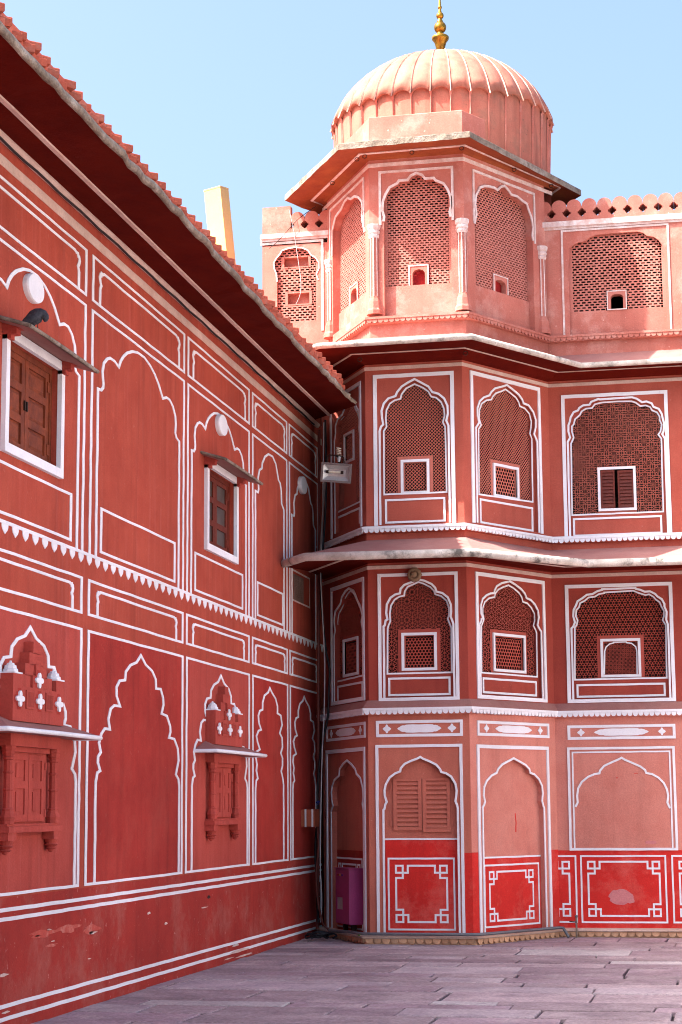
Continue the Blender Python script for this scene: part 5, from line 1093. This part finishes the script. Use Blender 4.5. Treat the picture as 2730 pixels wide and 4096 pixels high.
# projecting windows on the lower wall
def flower(c_u, c_z, o, par):
    m = M(); lp = []
    for k in range(32):
        t = 2*math.pi*k/32; r = .028+.034*abs(math.cos(2*t))**1.2; lp.append((c_u+1.35*r*math.cos(t), c_z+r*math.sin(t)))
    plate(m, P, lp, o, o+.016); m.build('white_flower', WHITE, par)
    m = M(); k = [(1.3*a, b) for a, b in ((-.078, -.03), (-.05, -.03), (-.05, -.055), (-.028, -.055), (-.028, -.082), (.028, -.082), (.028, -.055), (.05, -.055), (.05, -.03), (.078, -.03))]
    lp = [(c_u+a, c_z+b) for a, b in k]+[(c_u+a, c_z-b) for a, b in k[::-1]]; sheet(m, P, lp, (), o+.002); m.build('stepped_recess', DEEP, par)
def jharokha(c):
    zc = 2.235
    m = M(); boxP(m, P, V(c-.585), V(c+.585), 1.485, 1.53, 0, .115); boxP(m, P, V(c-.56), V(c+.56), 1.53, 1.55, 0, .09); j = m.build('projecting_window', ROSE, wing)
    m = M(); boxP(m, P, V(c-.43), V(c+.43), 1.55, 2.14, .003, .022); boxP(m, P, V(c-.55), V(c+.55), 2.14, 2.235, 0, .10); boxP(m, P, V(c-.50), V(c+.50), 2.10, 2.14, 0, .05); m.build('lintel', ROSE, j)
    for s in (-1, 1):
        a_, b_ = (V(c-.36), V(c-.005)) if s < 0 else (V(c+.005), V(c+.36)); hs = [(a_+.07, b_-.07, 1.62, 1.82), (a_+.07, b_-.07, 1.88, 2.04)]
        m = M(); sheet(m, P, rect(a_, b_, 1.565, 2.085), [rect(*h) for h in hs], .038); reveal(m, P, rect(a_, b_, 1.565, 2.085), .038, .02)
        for h in hs: reveal(m, P, rect(*h), .038, .026)
        for h in hs:
            sheet(m, P, rect(*h), (), .026); k = rect(h[0]+.04, h[1]-.04, h[2]+.025, h[3]-.025); sheet(m, P, k, (), .033); reveal(m, P, k, .026, .033)
        m.build('shutter', ROSE, j)
        for z_h in (1.63, 2.0):
            m = M(); uu = a_-.02 if s < 0 else b_-.012; boxP(m, P, uu, uu+.032, z_h-.03, z_h+.03, .036, .046); m.build('hinge', ROSE, j)
        cpos = P.pt(V(c+s*.49), 0, .062); r = .037
        m = M(); lathe(m, [(r*1.5, 1.55), (r*1.5, 1.575), (r*1.7, 1.60), (r*1.15, 1.65), (r*1.25, 1.66), (r*1.0, 1.67), (r*1.0, 1.80), (r*1.15, 1.805), (r*1.15, 1.815), (r, 1.82), (r*.95, 1.93), (r*1.15, 1.935), (r*1.15, 1.945), (r*.92, 1.95), (r*.9, 2.03), (r*1.2, 2.04), (r*1.2, 2.055), (r*1.05, 2.06), (r*1.4, 2.08), (r*1.4, 2.10), (r*1.6, 2.12), (r*1.6, 2.14)], cpos, 8); m.build('colonnette', ROSE, j)
        cpos = P.pt(V(c+s*.49), 0, .05); r = .056
        m = M(); boxP(m, P, V(c+s*.49)-.085, V(c+s*.49)+.085, 1.425, 1.485, 0, .105)
        lathe(m, [(.006, 1.318), (r*.35, 1.325), (r*.5, 1.34), (r*.85, 1.352), (r*.6, 1.362), (r*1.05, 1.382), (r*.8, 1.392), (r*1.1, 1.425)], cpos, 12); m.build('pendant_bracket', ROSE, j)
    # hood with white rounded edge
    eo = .253; ca, cb = V(c+.06-1.045), V(c+.06+1.045); ze = 2.232
    m = M(); m.add([P.pt(ca, ze+.03, 0), P.pt(ca, ze+.03, eo), P.pt(cb, ze+.03, eo), P.pt(cb, ze+.03, 0), P.pt(ca+.42, ze+.135, .0), P.pt(cb-.42, ze+.135, .0), P.pt(ca, ze+.004, 0), P.pt(ca, ze+.004, eo), P.pt(cb, ze+.004, eo), P.pt(cb, ze+.004, 0)], [(0, 1, 4), (1, 2, 5, 4), (2, 3, 5), (6, 9, 8, 7)]); m.build('hood', DUSTY, j)
    m = M(); tube(m, [P.pt(ca, ze+.017, -.01), P.pt(ca, ze+.017, eo-.005), P.pt(ca+.012, ze+.017, eo), P.pt((ca+cb)/2, ze+.019, eo+.003), P.pt(cb-.012, ze+.017, eo), P.pt(cb, ze+.017, eo-.005), P.pt(cb, ze+.017, -.01)], .019, 8); m.build('hood_edge', WHITE, j, True)
    # stepped parapet above the hood
    e = .115; m = M(); boxP(m, P, V(c-.56), V(c+.56), 2.33, 2.60, 0, e)
    boxP(m, P, V(c-.56), V(c-.38), 2.60, 2.69, 0, e); boxP(m, P, V(c+.38), V(c+.56), 2.60, 2.69, 0, e); m.build('parapet', ROSE, j)
    m = M()
    for hw, z_a, z_b, e_ in ((.36, 2.60, 2.70, .085), (.24, 2.70, 2.79, .085), (.15, 2.79, 2.88, .085), (.07, 2.88, 2.97, .085)): boxP(m, P, V(c-hw), V(c+hw), z_a-.004, z_b, 0, e_)
    for hw, z_a, z_b in ((.12, 2.60, 2.70), (.05, 2.70, 2.79)): boxP(m, P, V(c-hw), V(c+hw), z_a, z_b, .085, .105)
    m.build('stepped_crest', ROSE, j)
    for s in (-1, 1):
        cp = P.pt(V(c+s*.47), 0, .055); m = M(); r = .085
        boxP(m, P, V(c+s*.47)-.085, V(c+s*.47)+.085, 2.69, 2.702, 0, .122)
        lathe(m, [(.064, 2.702), (.062, 2.724), (.052, 2.728), (.048, 2.752), (.034, 2.756), (.030, 2.77), (.012, 2.775), (.008, 2.79)], cp, 8); m.build('post_cap', WHITE, j)
    for du, z_ in ((-.43, 2.50), (0, 2.50), (.43, 2.50), (0, 2.665)): flower(V(c+du), z_, e if z_ < 2.6 else .105, j)
    for s in (-1, 1):
        m = M(); a_, b_ = (V(c-.30), V(c-.13)) if s < 0 else (V(c+.13), V(c+.30)); ribbon(m, P, frame_loop((a_, b_, 2.43, 2.575), .016), .016, e, .012, True)
        for k in range(1, 8): uu = a_+(b_-a_)*k/8; boxP(m, P, uu-.006, uu+.006, 2.445, 2.56, e-.001, e+.010)
        m.build('balustrade_panel', ROSE, j)
for c in (14.07, 19.85): jharokha(c)

# ================================================================== THINGS
PV = Pl((-8, 24.25), (0, 24.25))            # upright plane just in front of the corner, for the cables that hang there
def cable(px, r, mtl, name, label, plane=PV, o=0.0, k=5, cat='cable', group=None):
    pts = [plane.pt(*plane.uv(x, y, o), o) for x, y in px]; m = M(); tube(m, smooth_path(pts, k), r, 7); return tag(m.build(name, mtl, None, True), label, cat, group)
cable([(1296, 1690), (1292, 2000), (1287, 2190), (1283, 2289), (1297, 2580), (1300, 2676), (1297, 2867), (1291, 2978), (1285, 3201), (1282, 3450), (1288, 3600), (1283, 3690)], .008, WHITEP, 'cable', 'thin white cable hanging down the corner between wing and tower', o=.10)
cable([(1302, 1680), (1304, 2000), (1285, 2341), (1302, 2580), (1319, 2676), (1316, 2772), (1312, 2867), (1295, 2950), (1280, 3040), (1272, 3150), (1271, 3260), (1262, 3400), (1268, 3560), (1275, 3690)], .016, BLACKP, 'cable', 'thick black cable hanging loosely down the corner beside the tower', o=.05)
cable([(1277, 1720), (1276, 2300), (1274, 2900), (1273, 3330), (1272, 3560), (1270, 3715)], .021, BROWNP, 'conduit', 'straight dark brown conduit rising in the corner behind the cables', o=-.02, cat='pipe')
cable([(1268, 3290), (1275, 3380), (1266, 3500), (1272, 3600), (1292, 3690), (1320, 3722), (1345, 3735)], .014, BROWNP, 'cable', 'reddish brown cable curving from junction box down to the tangle', o=.12)
m = M(); tube(m, [PV.pt(*PV.uv(x, y, .14), .14) for x, y in ((1283, 2205), (1295, 2010), (1300, 1930))], .012, 7); tag(m.build('metal_rod', GALV), 'thin grey metal rod leaning in the corner above the lower eave', 'rod')
m = M(); rr = random.Random(5); base = Vector((-5.17, 23.62, 0)); pts = []
for k in range(46):
    t = k/45*2*math.pi*3.4; R_ = .13+.05*math.sin(k*.9)+rr.uniform(-.02, .02); pts.append(base+Vector((R_*math.cos(t)*1.3, R_*math.sin(t)*.8, .02+.07*abs(math.sin(k*.37))+rr.uniform(0, .02))))
tube(m, smooth_path(pts, 3), .012, 7); tag(m.build('cable_tangle', BLACKP, None, True), 'tangled loops of dark cable lying on the paving in the corner', 'cable')
# junction box on the wing
P = PLW; u0 = P.uv(1240, 3270, .12)[0]; zt, zb_ = P.uv(1240, 3238, .12)[1], P.uv(1240, 3306, .12)[1]; jb = thing('junction_box', 'orange brown junction box fixed to the wing near the corner', 'box', P.pt(u0+.15, zb_, 0))
m = M(); boxP(m, P, u0, u0+.30, zb_, zt, -.01, .17); m.build('box_body', JUNC, jb)
m = M(); boxP(m, P, u0-.004, u0+.304, zb_-.004, zt+.004, .17, .182); m.build('cover', JUNC, jb)
for f in (.055, .145):
    m = M(); boxP(m, P, u0-.012, u0-.004, zb_-.006, zt+.006, f, f+.022); m.build('white_strap', WHITEP, jb)
m = M(); tube(m, [PV.pt(*PV.uv(1270+d, 3205+e, .12), .12) for d, e in ((-4, 8), (4, -2), (8, 6), (2, 14), (-6, 4), (12, 2))], .006, 5); tag(m.build('cable_tie', BLUEP), 'small blue tie knotted round the cables above the junction box', 'cable tie')

# floodlight on an iron arm
ff = Pl((-8, 23.0), (0, 23.0)); cu, cz = ff.uv(*cD([(484, 1213)])[0]); fl = thing('floodlight', 'rectangular grey halogen floodlight on an iron bracket beside the tower', 'floodlight', ff.pt(cu, cz, -.05))
class T(Pl):
    def __init__(s, base, cu, cz, rot, tilt):
        s.c = base.pt(cu, cz, 0); s.d = (base.d*math.cos(rot)+Vector((0, 0, -math.sin(rot)))).normalized(); z = (Vector((0, 0, 1))*math.cos(rot)+base.d*math.sin(rot)); s.n = (base.n*math.cos(tilt)-z*math.sin(tilt)).normalized(); s.z = (z*math.cos(tilt)+base.n*math.sin(tilt)).normalized(); s.p = s.c
    def pt(s, u, z, o=0.0): return s.c+s.d*u+s.z*z+s.n*o
tp = T(ff, cu, cz, math.radians(6.5), math.radians(8)); hw, hh = .195, .125
m = M(); ribbon(m, tp, frame_loop((-hw, hw, -hh, hh), .026), .026, -.02, .05, True); m.build('lamp_rim', GALV, fl)
m = M(); bk = [tp.pt(x, z, -.02) for x, z in ((-hw, -hh), (hw, -hh), (hw, hh), (-hw, hh))]+[tp.pt(x*.6, z*.5, -.12) for x, z in ((-hw, -hh), (hw, -hh), (hw, hh), (-hw, hh))]
m.add(bk, [(4, 5, 6, 7)]+[(k, (k+1) % 4, 4+(k+1) % 4, 4+k) for k in range(4)]); m.build('housing', GALV, fl)
m = M(); i_ = [tp.pt(x*.86, z*.78, .018) for x, z in ((-hw, -hh), (hw, -hh), (hw, hh), (-hw, hh))]+[tp.pt(x*.6, z*.35, -.035) for x, z in ((-hw, -hh), (hw, -hh), (hw, hh), (-hw, hh))]
m.add(i_, [(4, 5, 6, 7)]+[(k, (k+1) % 4, 4+(k+1) % 4, 4+k) for k in range(4)]); m.build('reflector', REFL, fl)
m = M(); tube(m, [tp.pt(-.10, .01, .0), tp.pt(.06, .01, .0)], .014, 8); m.build('halogen_tube', TUBEM, fl)
for x in (-.115, .075): m = M(); tube(m, [tp.pt(x-.016, .01, .0), tp.pt(x+.016, .01, .0)], .02, 8); m.build('tube_holder', IRON, fl)
top_u, top_z = ff.uv(*cD([(480, 1050)])[0]); tpz = tp.pt(0, 0, 0)
m = M(); a_ = ff.pt(*ff.uv(*cD([(405, 1130)])[0])); b_ = ff.pt(*ff.uv(*cD([(408, 1052)])[0])); c_ = ff.pt(*ff.uv(*cD([(550, 1062)])[0])); d_ = ff.pt(*ff.uv(*cD([(556, 1142)])[0]))
tube(m, [a_, b_+Vector((0, 0, -.02)), b_+Vector((.02, 0, 0)), c_+Vector((-.02, 0, 0)), c_+Vector((0, 0, -.02)), d_], .009, 7); m.build('bracket', IRON, fl)
m = M(); mid = (b_+c_)/2; wp = Vector((-4.98, 24.14, mid.z+.05)); tube(m, [mid, mid+Vector((0, .3, .02)), wp], .012, 7); m.build('arm', IRON, fl)
lu, lz = ff.uv(*cD([(485, 1000)])[0]); lp_ = ff.pt(lu, lz, -.15); cf = thing('spiral_bulb', 'white spiral energy saving bulb standing above the floodlight', 'bulb', lp_-Vector((0, 0, .12)))
m = M(); hpts = [lp_+Vector((.024*math.cos(t*2*math.pi), .024*math.sin(t*2*math.pi), -.055+t*.03)) for t in [k/12 for k in range(43)]]; tube(m, hpts, .010, 6); m.build('spiral_tube', mat('bulb_white', (.62, .52, .42), (.5, .4, .3), rough=.4, streak=0, bump=0), cf, True)
m = M(); lathe(m, [(.016, -.14), (.022, -.10), (.026, -.085), (.026, -.06)], lp_, 12); m.build('bulb_base', WHITEP, cf)
m = M(); tube(m, [lp_+Vector((0, 0, -.13)), lp_+Vector((0, .0, -.19)), mid+Vector((0, .15, .01))], .008, 6); m.build('lamp_wire', IRON, cf)

# purple electrical cabinet in the shaded niche of the tower
P = PA['G']; o0 = -.07; u1 = P.uv(*cG([(612, 1760)])[0], o0)[0]; o1 = o0
while o1 < .6 and P.uv(*cG([(496, 1760)])[0], o1)[0] > u1: o1 += .005
if o1 >= .6: o1 = .20
while P.uv(*cG([(496, 1760)])[0], o1)[0] < u1 and o1 < .45: o1 += .005
u0 = P.uv(*cG([(372, 1760)])[0], o1)[0]; zt = P.uv(*cG([(496, 1520)])[0], o1)[1]; zb_ = P.uv(*cG([(490, 2015)])[0], o1)[1]
cab = thing('electrical_cabinet', 'purple metal electrical cabinet standing in the corner niche of the tower', 'cabinet', P.pt((u0+u1)/2, zb_, o0))
m = M(); boxP(m, P, u0, u1, zb_, zt, o0, o1); m.build('cabinet_body', PURPLE, cab)
m = M(); boxP(m, P, u0-.012, u1+.012, zt, zt+.014, o0, o1+.02); m.build('cabinet_roof', PURPLE, cab)
m = M(); wq = (u0+.05, u0+.05+(u1-u0)*.42, zb_+(zt-zb_)*.26, zb_+(zt-zb_)*.48); sheet(m, P, rect(u0+.006, u1-.006, zb_+.008, zt-.008), [rect(*wq)], o1+.010); reveal(m, P, rect(u0+.006, u1-.006, zb_+.008, zt-.008), o1+.010, o1); reveal(m, P, rect(*wq), o1+.010, o1+.001); m.build('door', PURPLE, cab)
m = M(); sheet(m, P, rect(*wq), (), o1+.002); m.build('meter_window', REFL, cab)
for k, cl_ in enumerate(((.5, .01, .01), (.55, .35, .02), (.01, .02, .25))):
    m = M(); cu_, cz_ = u0+.10+k*.085, zt-.075; plate(m, P, [(cu_+.020*math.cos(t), cz_+.014*math.sin(t)) for t in [2*math.pi*i/10 for i in range(10)]], o1+.010, o1+.018); m.build('indicator_lamp', mat('indicator_%s' % 'rya'[k], cl_, streak=0, bump=0, rough=.3), cab)
for k in (.2, .8):
    m = M(); uu = u0+(u1-u0)*k; boxP(m, P, uu-.02, uu+.02, .0, zb_, (o0+o1)/2-.03, (o0+o1)/2+.03); m.build('cabinet_foot', IRON, cab)

# water pipe along the plinth, and the standpipe tap
pp = path('G', .150); z_ = .128
q0 = pp[0].lerp(pp[1], .35); pts = [(q0.x, q0.y, z_-.03)]+[(p.x, p.y, z_) for p in (pp[0].lerp(pp[1], .8), pp[0].lerp(pp[1], .97), pp[1].lerp(pp[2], .03), pp[1].lerp(pp[2], .5), pp[1].lerp(pp[2], .97), pp[2].lerp(pp[3], .03), pp[2].lerp(pp[3], .5), pp[2].lerp(pp[3], .93))]+[(pp[3].x-.02, pp[3].y-.10, .125), (pp[3].x+.02, pp[3].y-.10, .06), (pp[3].x+.05, pp[3].y-.12, .012)]
m = M(); tube(m, pts, .019, 8); tag(m.build('water_pipe', GREYP, None, True), 'grey water pipe running along the plinth ledge of the tower', 'pipe')
P = PW; u, _ = P.uv(*cI([(298, 2100)])[0], .16); tap = thing('water_tap', 'small standpipe tap with lever against the red dado of the facade', 'tap', P.pt(u, 0, .16))
zt = P.uv(*cI([(300, 2032)])[0], .16)[1]; zl_ = P.uv(*cI([(298, 2090)])[0], .16)[1]
m = M(); tube(m, [P.pt(u, -.01, .16), P.pt(u, zl_, .16), P.pt(u+.003, zt, .16)], .013, 8); m.build('standpipe', TAPM, tap)
m = M(); tube(m, [P.pt(u+.01, zl_, .165), P.pt(u-.045, zl_+.004, .17), P.pt(u-.088, zl_+.012, .17)], .008, 6); m.build('lever', IRON, tap)
m = M(); lathe(m, [(.016, zt-.02), (.02, zt-.01), (.02, zt), (.012, zt+.01)], P.pt(u+.003, 0, .16), 10); m.build('tap_head', GREYP, tap)
m = M(); tube(m, [P.pt(u, zl_-.01, .16), P.pt(u, zl_-.012, .20), P.pt(u, zl_-.035, .215)], .010, 6); m.build('spout', TAPM, tap)

# carved rosette hung over the first storey arch
P = PF['S1']; u, z = P.uv(1656, 2297, .10); ros = thing('rosette_lamp', 'round carved brown rosette fixed above the tower arch under the lower eave', 'rosette', P.pt(u, z, 0))
m = M(); n = 40; rows_ = []
for f, o, pet in ((1.0, .03, 1), (1.0, .06, 1), (.9, .095, 1), (.55, .10, .4), (.5, .085, 0), (.42, .085, 0), (.40, .115, 0), (.2, .125, 0)):
    rows_.append([P.pt(u+.094*f*(1-.07*pet*abs(math.sin(5*2*math.pi*k/n)))*math.cos(2*math.pi*k/n), z+.094*f*(1-.07*pet*abs(math.sin(5*2*math.pi*k/n)))*math.sin(2*math.pi*k/n), o) for k in range(n)])
loft(m, rows_, True); m.add(rows_[-1], [tuple(range(n))]); m.build('petals', CARVED, ros, True)
m = M(); tube(m, [P.pt(u, z, -.02), P.pt(u, z, .05)], .03, 10); m.build('stem', IRON, ros)
# thin wires hanging over the back wall
P = PW
cable(cA([(150, 880), (195, 1090), (240, 1380), (272, 1620), (268, 1760), (225, 1870)]), .004, WHITEP, 'cable', 'thin white wire dangling across the old screen left of the dome', PW, .06, 5)
cable(cA([(430, 850), (250, 980), (120, 1120), (0, 1245), (-60, 1290)]), .005, IRON, 'cable', 'thin dark wire slanting down from the dome eave to the old wall', PW, .09, 5)
# yellow post standing on the roof of the wing
cy = crop(600, 650, .78125)
def at_y(x, y, Y): d = ray(x, y); return ORG+d*(Y/d.y)
tm, bm = at_y(*cy([(360, 122)])[0], 26.6), at_y(*cy([(397, 500)])[0], 26.6); tl = at_y(*cy([(277, 145)])[0], 26.75); tr = at_y(*cy([(403, 135)])[0], 27.0)
ax = (bm-tm); ax = ax*((tm.z-7.0)/-ax.z); top = [tm, tr, tr+tl-tm, tl]; m = M()
bot = [p+ax for p in top]; m.add(top+bot, [(0, 1, 2, 3), (4, 7, 6, 5)]+[(k, (k+1) % 4, 4+(k+1) % 4, 4+k) for k in range(4)])
yp = thing('yellow_post', 'leaning square yellow post standing on the roof of the wing', 'post', (tm+ax))
m.build('post_shaft', YELLOW, yp); m = M(); cen = sum(top, Vector())/4; tt = [cen+(p-cen)*1.02-ax.normalized()*.012 for p in top]; t2 = [cen+(p-cen)*1.02+ax.normalized()*.01 for p in top]
m.add(tt+t2, [(0, 1, 2, 3)]+[(k, (k+1) % 4, 4+(k+1) % 4, 4+k) for k in range(4)]); m.build('post_cap', YELLOW, yp)

# pigeon preening on the first window hood
pg = Vector((-5.205, 13.50, 5.385)); PS = 1.12
R3 = _r
def pv(a, b, z): return pg+(R3*a+Vector((-R3.y, R3.x, 0))*b+Vector((0, 0, z)))*PS
sec = [(-.092, .004, .003), (-.086, .008, .013), (-.066, .028, .027), (-.040, .052, .043), (-.012, .074, .053), (.016, .090, .053), (.040, .097, .044), (.056, .093, .034), (.066, .081, .028), (.069, .065, .024), (.066, .051, .016), (.063, .042, .003)]
m = M(); rows_ = []
for i_, (a_, z_, r_) in enumerate(sec):
    p_, q_ = sec[max(i_-1, 0)], sec[min(i_+1, len(sec)-1)]; t_ = (pv(q_[0], 0, q_[1])-pv(p_[0], 0, p_[1])).normalized(); sd = Vector((-R3.y, R3.x, 0)); nn_ = t_.cross(sd).normalized()
    rows_.append([pv(a_, 0, z_)+(sd*(.95*math.cos(t))+nn_*math.sin(t))*(r_*PS) for t in [2*math.pi*k/14 for k in range(14)]])
loft(m, rows_, True); po = m.build('pigeon', FEATH, None, True)
tag(po, 'dark grey pigeon hunched on the hood of the brown shuttered window', 'bird')
for s in (-1, 1):
    m = M(); tube(m, [pv(.008+s*.008, s*.018, .06), pv(.004+s*.008, s*.018, .02), pv(.006+s*.008, s*.018, -.012)], .004, 5); m.build('leg', BEAK, po)
    m = M(); rows_ = []; e1_ = (pv(.02, 0, .095)-pv(-.10, 0, .030)).normalized(); e2_ = Vector((-R3.y, R3.x, 0)); e3_ = e1_.cross(e2_); cw = pv(-.026, s*.040, .060)
    for a_ in [math.pi*k/8 for k in range(1, 8)]:
        rows_.append([cw+e1_*(.078*math.cos(a_))+(e2_*(s*.016*math.cos(t))+e3_*(.034*math.sin(t)))*math.sin(a_) for t in [2*math.pi*k/10 for k in range(10)]])
    loft(m, rows_, True); m.build('folded_wing', FEATH, po, True)
m = M(); lathe(m, [(.005, 0), (.004, -.008), (.001, -.018)], pv(.055, -.036, .066), 6); m.build('beak', BEAK, po)
# a weed rooted in the plinth ledge
wpos = Vector((pp[1].x-.02, pp[1].y-.01, .10)); wd = thing('weed', 'tiny green weed sprouting from the plinth ledge at the tower corner', 'weed', wpos)
for k in range(7):
    a_ = k*.9; m = M(); d = Vector((math.cos(a_), math.sin(a_), .9)).normalized(); t_ = Vector((-math.sin(a_), math.cos(a_), 0)); L_ = random.uniform(.03, .06)
    m.add([wpos, wpos+d*L_*.5+t_*.010, wpos+d*L_+Vector((0, 0, -.008)), wpos+d*L_*.5-t_*.010], [(0, 1, 2, 3)]); m.build('leaf', LEAFM, wd)
